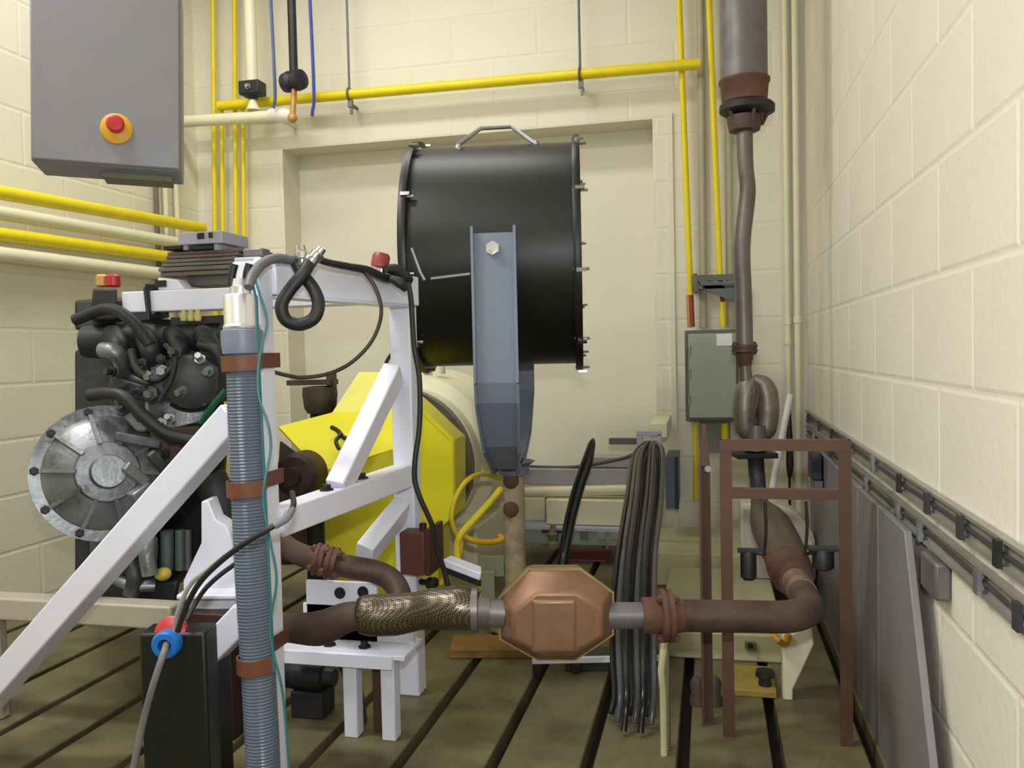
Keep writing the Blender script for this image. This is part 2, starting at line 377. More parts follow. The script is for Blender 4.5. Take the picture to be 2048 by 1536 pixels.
P_('lower_beam', MB().bar((fxy(A_Y+TW), A_Y+TW, (zl0+zl1)/2-.024), (fxy(B_Y), B_Y, (zl0+zl1)/2), TW-.004, zl1-zl0))
for px, py in ((676, 968), (702, 956), (728, 950)):
    q = PZ(px, py, zl1); P = t.part('beam_bolt', bolt((fxy(q.y), q.y, zl1-.024*(B_Y-q.y)/(B_Y-A_Y-TW)), Z, .012, .014), iron)
def side(px, py):
    p = PX(px, py, fxy(2.0))
    for _ in range(4): p = PX(px, py, fxy(p.y))
    return p
d0, d1 = side(786, 748), side(674, 980)
P_('brace', MB().bar(d0+(d0-d1)*.02, d1, TW-.012, .066, up=Y), 'diagonal brace above the lower beam')
d0, d1 = side(790, 1032), side(727, 1111)
P_('brace', MB().bar(d0+(d0-d1)*.22, d1, TW-.012, .066, up=Y), 'diagonal brace under the lower beam')
# big brace leaving the near post towards the lower left
c0, c1 = PY(478, 826, A_Y+.03), PY(205, 1136, A_Y+.03)
dr = (c1-c0).normalized(); P_('brace', MB().bar(c0, c0+dr*(c0.z-.01)/max(.01, -dr.z)*.985, .06, .073, up=Y), 'broad diagonal brace running down to the left')
c0, c1 = PY(500, 1222, A_Y+.03), PY(424, 1300, A_Y+.03)
P_('brace', MB().bar(c0, c1, .06, .055, up=Y), 'short low brace ending on a black foot')
ft = PY(428, 1322, A_Y+.03)
t.part('black_foot', MB().span((ft.x-.022, ft.y-.03, 0), (ft.x+.022, ft.y+.03, ft.z+.012)), black, bev=.004)
# rear cross beam over the engine
y2 = 2.08; l0 = PY(243, 610, y2); 
P_('cross_beam', MB().span((l0.x, y2, 1.083), (fx-.02, y2+.06, 1.142)))
# bracket plate standing on the cross beam
bp0 = PY(313, 574, y2); bp1 = PY(375, 548, y2)
br = P_('bracket_plate', MB().prism([(bp0.x, y2+.005, 1.142), (bp0.x+.085, y2+.005, 1.142), (bp0.x+.06, y2+.005, 1.17), (bp0.x, y2+.005, 1.178)], (0, .05, 0)))
q = PY(322, 556, y2+.004); t.part('bracket_hole', MB().box((q.x, y2+.003, 1.160), (.032, .006, .018)), rubber, under=br)

# cross channel with holes, its flange and short legs (bottom, right of the near post)
yc = 2.0
a0, a1 = PY(604, 1164, yc), PY(760, 1164, yc); e1 = PY(832, 1290, yc)
zf = PY(700, 1293, yc-.04).z
t = Thing('white_channel_pedestal', 'white steel channel with two round holes on short legs under the exhaust', 'pedestal', ((a0.x+e1.x)/2, yc, 0))
wb = t.part('web_plate', MB().span((a0.x, yc, zf), (e1.x-.005, yc+.012, PY(650, 1208, yc).z)).span((a0.x+.01, yc, zf), (a1.x-.01, yc+.012, PY(650, 1162, yc).z)), white, bev=.002)
for px, py in ((680, 1186), (726, 1184)):
    q = PY(px, py, yc); t.part('hole', MB().lathe(q+Y*.004, -Y, [(0, .015), (.006, .015)], 18), rubber, under=wb, label='dark round hole')
t.part('flange', MB().span((a0.x-.05, yc-.085, zf-.012), (e1.x, yc+.05, zf)), white, bev=.002)
t.part('flange_lip', MB().span((a0.x-.05, yc-.092, zf-.034), (e1.x-.03, yc-.085, zf)), white, bev=.002)
for px in (655, 730): q = PZ(px, 1294, zf); t.part('flange_bolt', bolt((q.x, yc-.04, zf), Z, .011, .016), iron)
for px in (705, 780): q = PY(px, 1350, yc-.05); t.part('leg', MB().span((q.x-.018, yc-.07, 0), (q.x+.018, yc-.03, zf-.012)), white, bev=.003)
q = PY(750, 1350, yc-.04); solo('rusty_channel_post', 'rust-brown upright post between the short white legs', 'post', MB().span((q.x-.017, yc-.02, 0), (q.x+.017, yc+.02, zf-.014)), brownf, bev=.002)
q = PY(690, 1350, yc); q0 = PY(682, 1318, yc+.02); q1 = PY(712, 1383, yc+.02)
solo('rusty_curved_pipe', 'short curved rusty pipe bending down beside the white leg', 'pipe', MB().tube([q0+Vector((-.02, .0, .0)), q0, q1, Vector((q1.x+.01, q1.y, .0))], .018, 14, 8), rust)
# dark round motor under the channel at the bottom
q = PY(628, 1352, yc+.05)
t = Thing('black_pump', 'round black pump on the bedplate beneath the white channel', 'pump', (q.x, q.y, 0))
t.part('pump_body', MB().lathe(q-X*.05, X, [(-.03, .02), (-.03, .034), (.01, .038), (.08, .038), (.085, .028), (.11, .024)], 22), rubber)
t.part('pump_base', MB().span((q.x-.05, q.y-.04, 0), (q.x+.04, q.y+.04, q.z-.03)), iron, bev=.004)

# ================================================================== HOSE COLUMN
hd = 1.70
path = [Q(485, 700, hd), Q(490, 850, hd), Q(496, 980, hd), Q(506, 1180, hd), Q(516, 1330, hd), Q(524, 1480, hd), Q(528, 1600, hd)]
t = Thing('grey_corrugated_hose', 'grey ribbed hose strapped upright to the near white post, silver cap on top', 'hose', (path[-1].x, path[-1].y, path[-1].z))
hr = m(34, hd)
CP = catmull(path, 60)
hose = MB()
Ls = [0]
for a, c in zip(CP, CP[1:]): Ls.append(Ls[-1]+(c-a).length)
pts, rad, i, s_ = [], [], 0, 0
pitch = .0066
while s_ < Ls[-1]:
    while Ls[i+1] < s_: i += 1
    pts.append(CP[i].lerp(CP[i+1], (s_-Ls[i])/(Ls[i+1]-Ls[i]))); rad.append(hr if len(pts) % 2 else hr*.95); s_ += pitch/2
hose.tube(pts, rad, 28, smooth=False)
t.part('hose_wall', hose, hosem, sharp=30)
ax = (path[0]-path[1]).normalized()
cp = path[0]-ax*.004
t.part('coupling', MB().lathe(cp, ax, [(-.004, hr*1.12), (.004, hr*1.16), (.02, hr*1.2), (.042, hr*1.2), (.046, hr*1.02)], 32), yokem, label='blue-grey collar under the silver cap')
c2 = cp+ax*.046
capm = mat('brushed_cap', (226, 226, 232), .33, .88, var=.04)
cap = t.part('silver_cap', MB().lathe(c2, ax, [(0, hr*1.05), (.004, hr*1.08), (.01, hr*.99), (.064, hr*.99), (.068, hr*.93), (.069, hr*.62), (.084, hr*.6), (.086, hr*.5), (.1, hr*.42)], 32), capm, label='bright metal cap')
for dx in (-.018, .012):
    q = c2+ax*.085+HR*dx; t.part('cap_plug', MB().tube([q, q+Z*.025+HR*.002, q+Z*.045+HR*.008], .008, 10, 4), rubber, under=cap, label='black plug cable leaving the cap')
# leather straps around hose and post
for i, (xl, xr_, yl, yr, py) in enumerate(((440, 550, 730, 722, 727), (456, 560, 980, 970, 976), (483, 583, 1332, 1318, 1326))):
    th = m(31, hd); c = Q((xl+xr_)/2, py, hd)
    hw = m((xr_-xl)/2, hd)*.98
    loop = []
    hcx = Q([486, 496, 516][i], py, hd)
    for k in range(4, 13):
        a = math.pi*k/12
        loop.append(hcx+(hr+.0075)*(HF*math.cos(a)-HR*math.sin(a)))
    zr = hcx.z+m(py-yr, hd)*1.0
    outer = loop+[p+Z*(zr-hcx.z)*k for p, k in ((hcx+HR*hr*.6-HF*(hr*1.0), .3), (hcx+HR*hr*1.2-HF*(hr*.62), .6))]+[ Vector((Ax+TW+.008, A_Y-.004, zr)), Vector((Ax+TW+.008, A_Y+TW+.007, zr)), Vector((Ax-.006, A_Y+TW+.007, hcx.z)), Vector((Ax-.006, A_Y-.004, hcx.z))]
    q = MB(); n = len(outer); tw = .0035
    cen = (hcx+Vector((Ax+TW/2, A_Y+TW/2, hcx.z)))/2
    ring_ = []
    for k in range(n):
        t_ = (outer[(k+1) % n]-outer[k-1]); t_.z = 0; nn = Vector((-t_.y, t_.x, 0)).normalized()
        o_ = outer[k]-cen; o_.z = 0
        if nn.dot(o_) < 0: nn = -nn
        ip = outer[k]-nn*tw
        ring_ += [outer[k]-Z*th/2, outer[k]+Z*th/2, ip+Z*th/2, ip-Z*th/2]
    q.add(ring_, [(k*4+j, k*4+(j+1) % 4, ((k+1) % n)*4+(j+1) % 4, ((k+1) % n)*4+j) for k in range(n) for j in range(4)])
    solo('hose_strap', ['top brown strap round the grey hose, just below its collar', 'middle brown strap round the grey hose and white post', 'lowest brown strap round the grey hose and white post'][i], 'strap', q, strapm, 'brown straps on the hose', sharp=50)
# teal wires hanging beside the hose
wd_ = 1.66
w1 = [Q(508, 548, wd_), Q(520, 590, wd_-.02), Q(534, 640, wd_-.02), Q(524, 690, wd_-.02), Q(516, 740, wd_-.02), Q(518, 795, wd_-.02), Q(537, 850, wd_-.02), Q(541, 900, wd_-.02), Q(530, 960, wd_-.03), Q(527, 1010, wd_-.03), Q(541, 1085, wd_-.03), Q(553, 1160, wd_-.03), Q(540, 1250, wd_-.03), Q(548, 1310, wd_-.03), Q(566, 1390, wd_-.03), Q(580, 1560, wd_-.03)]
solo('teal_wire', 'long teal wire wandering down the white post beside the grey hose', 'wire', MB().tube(w1, .0026, 8, 6), teal)
w2 = [p+HR*(-.006+.004*math.sin(i))+HF*.004 for i, p in enumerate(w1)]; w2 = [Q(503, 560, wd_-.01)]+[Q(512+i*3.0, 600+i*62, wd_-.012) for i in range(13)]
solo('teal_wire', 'straighter teal wire hugging the right edge of the grey hose', 'wire', MB().tube(w2, .0024, 8, 6), teal)

# ================================================================== CABLES ON THE TOP BEAM
cd_ = 1.72
arch = [Q(497, 575, 1.64), Q(505, 552, 1.66), Q(524, 528, 1.70), Q(552, 517, 1.75), Q(590, 522, 1.8), Q(615, 530, 1.82)]
solo('grey_conduit', 'grey ribbed conduit arching over the top of the near white post', 'conduit', MB().tube(arch, [.009, .0105, .0105, .0105, .0105, .010], 14, 10), mat('grey_conduit_skin', (98, 98, 102), .5, var=.1))
t = Thing('looped_black_cable', 'thick black cable in a teardrop loop hung from the white top beam', 'cable', Q(600, 655, 1.78))
lp = [Q(622, 520, 1.78), Q(606, 548, 1.77), Q(578, 582, 1.765), Q(563, 612, 1.76), Q(572, 640, 1.76), Q(600, 649, 1.76), Q(628, 636, 1.76), Q(637, 608, 1.765), Q(627, 578, 1.775), Q(606, 550, 1.79), Q(592, 525, 1.80)]
t.part('cable_sheath', MB().tube(lp, m(13, 1.76), 16, 8), rubber)
for c, ax_ in ((Q(622, 522, 1.78), ray(650, 490)-ray(600, 560)), (Q(603, 512, 1.79), ray(598, 480)-ray(610, 560)), (Q(632, 512, 1.8), ray(660, 480)-ray(600, 560))):
    t.part('metal_plug', MB().lathe(c, ax_, [(-.02, .010), (-.008, .012), (-.006, .0145), (.008, .0145), (.01, .011), (.022, .010)], 16), chrome, label='bright metal plug')
solo('black_cable', 'black cable lying along the white top beam from the loop towards the fan', 'cable', MB().tube([Q(634, 518, 1.82), Q(660, 526, 1.86), Q(700, 534, 1.95), Q(735, 541, 2.05), Q(770, 556, 2.15), Q(800, 558, 2.2), Q(818, 560, 2.24)], [.008, .008, .009, .011, .011, .012, .012], 12, 8), rubber)
solo('thin_black_cable', 'thin black cable hanging in a wide curve under the white top beam', 'cable', MB().tube([Q(725, 540, 2.02), Q(748, 570, 2.0), Q(762, 612, 1.98), Q(758, 650, 1.97), Q(738, 690, 1.96), Q(700, 727, 1.95), Q(655, 748, 1.92), Q(605, 755, 1.9), Q(575, 751, 1.88), Q(540, 742, 1.86)], m(4, 1.95), 10, 8), mat('brown_black_cable', (48, 42, 36), .5))
q = Q(761, 522, 2.18)
t = Thing('red_cap_valve', 'red capped valve standing on the white beam beside the fan', 'valve', q-Z*.035)
t.part('red_cap', MB().lathe(q, Z+HR*.2, [(-.018, .019), (-.014, .023), (.012, .023), (.02, .018), (.022, .008)], 20), mat('dull_red_cap', (142, 52, 56), .4))
t.part('valve_stem', MB().lathe(q-Z*.036, Z+HR*.1, [(0, .012), (.02, .011)], 12), chrome)
solo('black_wire_bundle', 'dark tangled wires tied at the far end of the white top beam', 'wire bundle', MB().tube([Q(772, 538, 2.16), Q(790, 540, 2.18), Q(806, 552, 2.2), Q(818, 562, 2.22)], [.010, .016, .018, .014], 12, 6).tube([Q(780, 556, 2.14), Q(800, 566, 2.14), Q(812, 580, 2.15)], [.009, .014, .008], 10, 6), mat('green_black_sheath', (24, 34, 28), .5))
solo('long_black_cable', 'long black cable hanging down past the far white post to the brown box', 'cable', MB().tube([Q(816, 565, 2.2), Q(822, 600, 2.2), Q(828, 690, 2.2), Q(839, 760, 2.2), Q(839, 850, 2.2), Q(830, 920, 2.19), Q(830, 962, 2.19), Q(842, 1000, 2.19), Q(864, 1050, 2.2), Q(872, 1090, 2.21), Q(888, 1140, 2.22), Q(897, 1175, 2.22)], m(5.5, 2.2), 10, 8), rubber)
q = Q(781, 735, 2.3); solo('short_black_cable', 'short black cable behind the far white post above the yellow guard', 'cable', MB().tube([Q(790, 700, 2.4), Q(776, 718, 2.4), Q(769, 742, 2.4), Q(775, 790, 2.4)], m(3.5, 2.4), 8, 6), rubber)
# cable crossing in front of hose to blue gland
solo('black_lead', 'black lead with a grey plug crossing in front of the grey hose', 'cable', MB().tube([Q(584, 985, 1.66), Q(587, 1010, 1.58), Q(572, 1035, 1.54), Q(540, 1056, 1.52), Q(500, 1080, 1.52), Q(470, 1100, 1.53), Q(435, 1128, 1.55), Q(405, 1158, 1.58), Q(385, 1188, 1.6), Q(368, 1225, 1.62), Q(355, 1262, 1.63)], m(6, 1.55), 12, 8), rubber)
solo('lead_plug', 'grey sleeve plug on the black lead at the white post', 'plug', MB().tube([Q(586, 1018, 1.555), Q(573, 1036, 1.53), Q(548, 1052, 1.52)], [m(6, 1.5), m(9, 1.5), m(8, 1.5)], 12, 6), mat('mid_grey_sleeve', (112, 112, 122), .5))
solo('second_black_lead', 'thinner black lead behind, running from the hose down to the gland', 'cable', MB().tube([Q(470, 1128, 1.7), Q(440, 1150, 1.7), Q(412, 1176, 1.7), Q(392, 1205, 1.7), Q(374, 1240, 1.68)], m(5, 1.65), 10, 8), rubber)
solo('pale_grey_lead', 'pale grey lead curving down beside the black lead', 'cable', MB().tube([Q(450, 1112, 1.57), Q(415, 1140, 1.6), Q(385, 1164, 1.62), Q(367, 1195, 1.63), Q(354, 1232, 1.64), Q(350, 1262, 1.65)], m(5, 1.6), 10, 8), mat('pale_grey_sheath', (162, 160, 156), .5))

# ================================================================== BLACK BOX WITH GLAND (bottom left)
gd = 1.68
c = Q(343, 1400, gd)
t = Thing('black_terminal_box', 'tall black box with a blue and red cable gland, low at the left', 'box', (c.x, c.y, 0))
tl, tr = Q(276, 1268, gd), Q(410, 1262, gd)
w = (tr-tl).length
t.part('box_body', MB().box(((tl.x+tr.x)/2+HF.x*.035, (tl.y+tr.y)/2+HF.y*.035, tl.z/2), (w, .07, tl.z), (HR, HF, Z)), black, bev=.006)
q = Q(335, 1287, gd-.012)
gl = t.part('blue_ring', MB().lathe(q, -HF, [(-.01, .020), (-.01, .027), (.01, .028), (.016, .024), (.016, .013), (0, .013)], 26), bluep, label='blue ring of the cable gland')
t.part('red_ring', MB().lathe(Q(341, 1264, gd+.012), -HF+Z*.5, [(-.014, .02), (-.012, .031), (.004, .031), (.008, .022)], 26), redp, label='red ring behind the blue one')
t.part('gland_bore', MB().lathe(q+HF*.004, -HF, [(0, .014), (.004, .013)], 18), rubber)
solo('grey_gland_cable', 'grey cable leaving the blue gland towards the floor', 'cable', MB().tube([Q(333, 1287, gd-.02), Q(328, 1305, gd-.05), Q(316, 1340, gd-.06), Q(302, 1385, gd-.06), Q(285, 1450, gd-.05), Q(262, 1560, gd-.05)], m(7, 1.6), 12, 8), mat('mid_grey_sheath', (112, 112, 112), .5))

# ================================================================== EXHAUST
def flange(tt, c, ax_, r, M, nb=2, nm='flange', wide=1.5):
    f = tt.part(nm, MB().lathe(c, ax_, [(-.014, r*1.08), (-.012, r*wide), (-.003, r*wide), (-.003, r*wide*.93), (.003, r*wide*.93), (.003, r*wide), (.012, r*wide), (.014, r*1.08)], 24), M)
    d, u, w_ = frame_of(ax_)
    for k in range(nb):
        a = math.pi*2*k/nb+.5; p = c+u*math.cos(a)*r*wide*.86+w_*math.sin(a)*r*wide*.86
        tt.part('flange_bolt', MB().cyl(p-d*.024, p+d*.024, .0045, None, 8).lathe(p+d*.012, d, [(0, .009), (.008, .009)], 6).lathe(p-d*.02, d, [(0, .009), (.008, .009)], 6), M, under=f)
    return f
ed = 1.8
t = Thing('exhaust_line', 'rusty exhaust line with braided flex and copper-brown converter across the foreground', 'exhaust', Q(1110, 1310, ed))
rp = m(32, ed)
t.part('inlet_elbow', MB().tube([Q(540, 1252, 2.0), Q(585, 1256, 1.94), Q(640, 1256, 1.87), Q(690, 1236, 1.84), Q(722, 1230, 1.83)], [m(32, ed), m(31, ed), m(36, ed), m(31, ed), m(28, ed)], 24, 8), rust)
fl_p = [Q(716, 1228, 1.83), Q(722, 1228, 1.83), Q(745, 1230, 1.83), Q(790, 1229, 1.83), Q(835, 1222, 1.82), Q(870, 1217, 1.81), Q(915, 1216, 1.8), Q(945, 1219, 1.8), Q(950, 1220, 1.8)]
t.part('braided_flex', MB().tube(fl_p, [m(28, ed), m(37, ed), m(42, ed), m(42, ed), m(38, ed), m(41, ed), m(44, ed), m(41, ed), m(32, ed)], 32, 8), braid, label='braided steel flexible section')
t.part('flex_collar', MB().lathe(Q(952, 1220, ed), HR, [(-.012, m(38, ed)), (-.01, m(44, ed)), (.004, m(44, ed)), (.006, m(36, ed)), (.03, m(31, ed))], 28), duct)
t.part('inlet_pipe', MB().cyl(Q(955, 1222, ed), Q(1010, 1226, ed), m(30, ed), None, 28), finm, label='grey pipe stub before the converter')
# clamp ears over the stub
t.part('clamp_bracket', MB().box(Q(976, 1170, ed), (m(26, ed), .03, m(56, ed)), (HR, HF, Z)).box(Q(985, 1132, ed+.02), (m(46, ed), .012, m(40, ed)), (HR, HF, Z)), mat('dirty_olive', (86, 86, 66), .6, var=.15))
# converter body: octagonal shell with pressed centre panel and seam
cc = Q(1111, 1229, ed)
oc = [(1000, 1196), (1058, 1140), (1160, 1140), (1224, 1186), (1224, 1268), (1150, 1318), (1076, 1318), (1002, 1276)]
def shell(scale, off, px=oc): return [Q(cc_x+(x-cc_x)*scale[0], cc_y+(y-cc_y)*scale[1], ed)-HF*off for x, y in px]
cc_x, cc_y = 1111, 1229
hs = .066
rings = [shell((.97, .95), -hs), shell((1, 1), -hs*.55), shell((1, 1), .004), shell((.9, .86), hs*.5), shell((.78, .68), hs*.92)]
vs = [p for r_ in rings for p in r_]; n8 = 8
fs = [(i*n8+k, i*n8+(k+1) % n8, (i+1)*n8+(k+1) % n8, (i+1)*n8+k) for i in range(4) for k in range(n8)]+[tuple(range(8))[::-1], tuple(range(32, 40))]
cv = t.part('converter_shell', MB().add(vs, fs), copper, bev=.007, label='copper-brown octagonal converter shell')
sm = shell((1.035, 1.04), -.004); s2 = shell((1.0, 1.0), -.004); 
q = MB()
for k in range(8):
    a, c, ia, ic = sm[k], sm[(k+1) % 8], s2[k], s2[(k+1) % 8]
    q.hexa([a, c, ic, ia, a-HF*.006, c-HF*.006, ic-HF*.006, ia-HF*.006])
t.part('converter_seam', q, mat('straw_tinted_steel', (164, 138, 96), .4, .7, var=.15, scale=15), under=cv)
pc = [(1060, 1180), (1150, 1180), (1150, 1288), (1060, 1288)]
pl = [Q(x, y, ed)-HF*(hs*.92-.002) for x, y in pc]; pl2 = [Q(cc_x+(x-cc_x)*.86, cc_y+(y-cc_y)*.9, ed)-HF*(hs*.985) for x, y in pc]
t.part('pressed_panel', MB().hexa(pl+pl2), copper, under=cv, bev=.004)
t.part('outlet_pipe', MB().cyl(Q(1214, 1231, ed), Q(1290, 1231, ed), m(26, ed), None, 28), finm, label='grey pipe stub after the converter')
flange(t, Q(1332, 1231, ed), HR, m(35, ed), rustred, 3)
t.part('outlet_sleeve', MB().cyl(Q(1284, 1231, ed), Q(1325, 1231, ed), m(36, ed), m(36, ed), 28).cyl(Q(1338, 1231, ed), Q(1364, 1231, ed), m(36, ed), m(33, ed), 28), rustred, label='red-rust sleeve at the flange')
e0 = Q(1560, 1234, ed); zb_ = e0.z
b1 = Q(1598, 1222, 2.2); b1.z = zb_+.01
t.part('tail_pipe', MB().tube([Q(1340, 1231, ed), Q(1420, 1232, ed), Q(1500, 1233, ed), e0, Q(1594, 1230, ed+.015), Q(1618, 1218, ed+.07), Q(1614, 1204, ed+.16), Q(1604, 1186, ed+.25), Q(1592, 1164, ed+.36)], rp, 28, 8), rust)
t.part('tail_elbow_end', MB().tube([Q(1606, 1188, ed+.24), Q(1597, 1172, ed+.32), Q(1584, 1150, ed+.42)], rp*1.04, 26, 6), mat('tan_pipe', (146, 122, 102), .45, .35, var=.1, scale=9), label='tan-coloured end of the elbow')
bl = [Q(1593, 1164, ed+.36), Q(1586, 1152, ed+.42), Q(1578, 1134, ed+.47), Q(1572, 1122, ed+.5)]
t.part('slip_collar', MB().tube(bl, [rp*1.25, rp*1.6, rp*1.72, rp*1.66], 28, 6), mat('dark_red_rust', (98, 66, 56), .6, .2, var=.2, scale=20, bump=.25), label='rust-red bell collar')
dm = mat('dark_warm_duct', (92, 80, 68), .5, .3, var=.12, scale=8)
t.part('rear_duct', MB().tube([Q(1580, 1132, ed+.46), Q(1562, 1094, ed+.66), Q(1546, 1060, ed+.85), Q(1536, 1042, ed+.98), Q(1528, 1028, ed+1.06), Q(1521, 1012, ed+1.14), Q(1518, 995, ed+1.2)], [rp*1.6, rp*1.8, rp*1.85, rp*1.7, rp*1.35, rp*.95, rp*.8], 28, 8), dm)
sl = mat('dark_slate_pipe', (62, 64, 74), .45, .3)
t.part('rear_pipe', MB().tube([Q(1519, 1002, ed+1.18), Q(1516, 970, ed+1.22), Q(1513, 940, ed+1.24), Q(1511, 914, ed+1.24)], [rp*.85, rp*.8, rp*.85, rp*.85], 20, 6), sl, label='dark slate pipe under the muffler')
t.part('rear_flange', MB().box(Q(1508, 909, ed+1.24), (m(80, 3.04), m(60, 3.04), m(11, 3.04)), (HR, HF, Z)), rubber, bev=.003)
# ------- riser: muffler, pipe and ceiling cup
rd = ed+1.24
t = Thing('exhaust_riser', 'tall kinked exhaust pipe rising to a flanged cup under the ceiling', 'pipe', Q(1510, 880, rd))
mu = MB()
for sx_ in (-1, 1):
    pts = [Q(1512+sx_*8, 872, rd), Q(1512+sx_*20, 858, rd), Q(1512+sx_*23, 820, rd), Q(1512+sx_*20, 786, rd), Q(1512+sx_*12, 768, rd), Q(1506, 756, rd)]
    mu.tube(pts, [m(14, rd), m(20, rd), m(23, rd), m(23, rd), m(19, rd), m(9, rd)], 22, 8)
mf = t.part('muffler', mu, mat('dull_stainless', (138, 132, 124), .42, .6, var=.12, scale=10, rgb2=(96, 84, 72), patch=6, amount=.4), label='two-lobed stainless muffler')
t.part('muffler_seam', MB().tube([Q(1510, 764, rd-.05), Q(1516, 785, rd-.055), Q(1511, 815, rd-.055), Q(1502, 845, rd-.05)], m(3.5, rd), 8, 6), rust, under=mf)
t.part('muffler_neck', MB().tube([Q(1511, 850, rd), Q(1511, 901, rd)], m(28, rd), 20, 1, False, flat=.8), finm)
t.part('lower_pipe', MB().tube([Q(1494, 775, rd), Q(1490, 740, rd), Q(1489, 700, rd)], m(13, rd), 20, 6), duct)
t.part('lower_clamp', MB().lathe(Q(1489, 718, rd), Z, [(-.03, m(13, rd)), (-.01, m(15, rd)), (0, m(17, rd)), (.045, m(17, rd))], 20), brownf)
flange(t, Q(1489, 697, rd), Z, m(19, rd), rust, 2, wide=1.35)
t.part('riser_pipe', MB().tube([Q(1489, 700, rd), Q(1487, 600, rd), Q(1484, 520, rd), Q(1486, 470, rd), Q(1494, 400, rd), Q(1495, 370, rd), Q(1491, 330, rd), Q(1489, 260, rd)], [m(17, rd), m(17, rd), m(16.5, rd), m(16, rd), m(16, rd), m(15.5, rd), m(15.5, rd), m(16, rd)], 24, 10), duct)
t.part('riser_cone', MB().lathe(Q(1489, 262, rd), Z, [(-.004, m(24, rd)), (.0, m(30, rd)), (m(16, rd), m(34, rd)), (m(28, rd), m(34, rd))], 26), rust)
fl_ = t.part('riser_flange', MB().lathe(Q(1494, 216, rd), Z+HR*.04, [(-m(12, rd), m(46, rd)), (-m(8, rd), m(54, rd)), (m(4, rd), m(54, rd)), (m(8, rd), m(50, rd))], 30), iron)
for a in (-.3, 1.0, 2.4, 3.6, 4.8):
    dv = HR*math.cos(a)+HF*math.sin(a); p = Q(1494, 214, rd)+dv*m(47, rd)
    t.part('flange_strut', MB().tube([p, Q(1492, 252, rd)+dv*m(30, rd)], .007, 8, 1, False), rust, under=fl_)
t.part('riser_cup', MB().lathe(Q(1489, 205, rd), Z, [(0, m(44, rd)), (m(34, rd), m(47, rd)), (m(38, rd), m(50, rd)), (m(44, rd), m(50, rd))], 30), mat('brown_rust_cup', (96, 66, 50), .6, .2, var=.25, scale=10), label='rust-brown cup')
ctop = Q(1488, 160, rd)
t.part('flue_pipe', MB().cyl(ctop, Vector((ctop.x, ctop.y, HC)), m(46, rd), None, 30), finm, label='grey flue going up to the ceiling')

# ================================================================== UPPER BROWN EXHAUST BRANCH
bd = 2.1
t = Thing('brown_branch_pipe', 'short brown exhaust branch with bolted flange bending down over the white channel', 'pipe', Q(780, 1200, bd))
t.part('branch_pipe', MB().tube([Q(560, 1082, bd+.2), Q(590, 1104, bd+.1), Q(640, 1122, bd+.02), Q(700, 1134, bd), Q(748, 1143, bd), Q(780, 1158, bd-.01), Q(797, 1182, bd-.03), Q(802, 1215, bd-.06), Q(800, 1250, bd-.1)], [m(23, bd)]*9, 22, 8), rust)
for c, d_ in ((Q(640, 1119, bd+.02), 0), (Q(664, 1126, bd), 0)):
    flange(t, c, HR-Z*.22, m(25, bd), mat('dark_red_rust', (98, 66, 56)), 4, wide=1.3)

# ================================================================== BROWN BRACKET STAND (right)
kd = PY(1690, 900, 2.1)
ky = 2.1; aw = .028
k_l, k_r = PY(1451, 890, ky), PY(1690, 890, ky)
kt, kb = PY(1570, 880, ky).z, PY(1570, 902, ky).z
k2 = PY(1570, 979, ky).z; k3 = PY(1570, 999, ky).z
t = Thing('brown_hanger_frame', 'brown angle-iron frame with two crossbars straddling the tail pipe', 'frame', ((k_l.x+k_r.x)/2, ky, 0))
def angle(nm, p0, p1, w_, th, n1, n2):
    p0, p1 = Vector(p0), Vector(p1); return MB().hexa([p0, p0+n1*w_, p0+n1*w_+n2*th, p0+n2*th, p1, p1+n1*w_, p1+n1*w_+n2*th, p1+n2*th]).hexa([p0+n2*th, p0+n1*th+n2*th, p0+n1*th+n2*w_, p0+n2*w_, p1+n2*th, p1+n1*th+n2*th, p1+n1*th+n2*w_, p1+n2*w_])
lx, rx = k_l.x-aw/2, k_r.x+aw/2
t.part('upright', angle('', (lx, ky, 0), (lx, ky, kt), aw, .005, X, Y), brownf)
t.part('upright', angle('', (rx, ky, 0), (rx, ky, kt), aw, .005, -X, Y), brownf)
t.part('crossbar', angle('', (lx+.001, ky-.002, kt), (rx-.001, ky-.002, kt), kt-kb, .005, -Z, Y), brownf)
t.part('crossbar', angle('', (lx+aw, ky, k2), (rx-aw, ky, k2), k2-k3, .005, -Z, Y), brownf)
s0, s1 = PY(1398, 1000, ky+.05), PY(1421, 1000, ky+.05)
st_top = PY(1410, 932, ky+.05)
t2 = Thing('brown_angle_post', 'brown angle-iron post with a tapered top, left of the hanger frame', 'post', (s0.x, ky+.05, 0))
w_ = s1.x-s0.x
t2.part('post_body', MB().hexa([(s0.x, ky+.05, 0), (s0.x+.006, ky+.05, 0), (s0.x+.006, ky+.09, 0), (s0.x, ky+.09, 0), (s0.x, ky+.05, st_top.z), (s0.x+.006, ky+.05, st_top.z), (s0.x+.006, ky+.09, st_top.z), (s0.x, ky+.09, st_top.z)]).hexa([(s0.x, ky+.088, 0), (s1.x, ky+.088, 0), (s1.x, ky+.094, 0), (s0.x, ky+.094, 0), (s0.x, ky+.088, st_top.z), (s1.x, ky+.088, st_top.z), (s1.x, ky+.094, st_top.z), (s0.x, ky+.094, st_top.z)]), brownf)
tp = PY(1404, 850, ky+.05); tq = PY(1411, 850, ky+.05)
t2.part('tapered_gusset', MB().prism([(s0.x, ky+.05, st_top.z), (s1.x, ky+.05, st_top.z), (tq.x, ky+.05, tp.z), (tp.x, ky+.05, tp.z)], (0, .02, 0)), brownf)
q = PY(1416, 938, ky+.05); t2.part('gusset_bolt', bolt((q.x, ky+.05, q.z), -Y, .006, .008), steel)
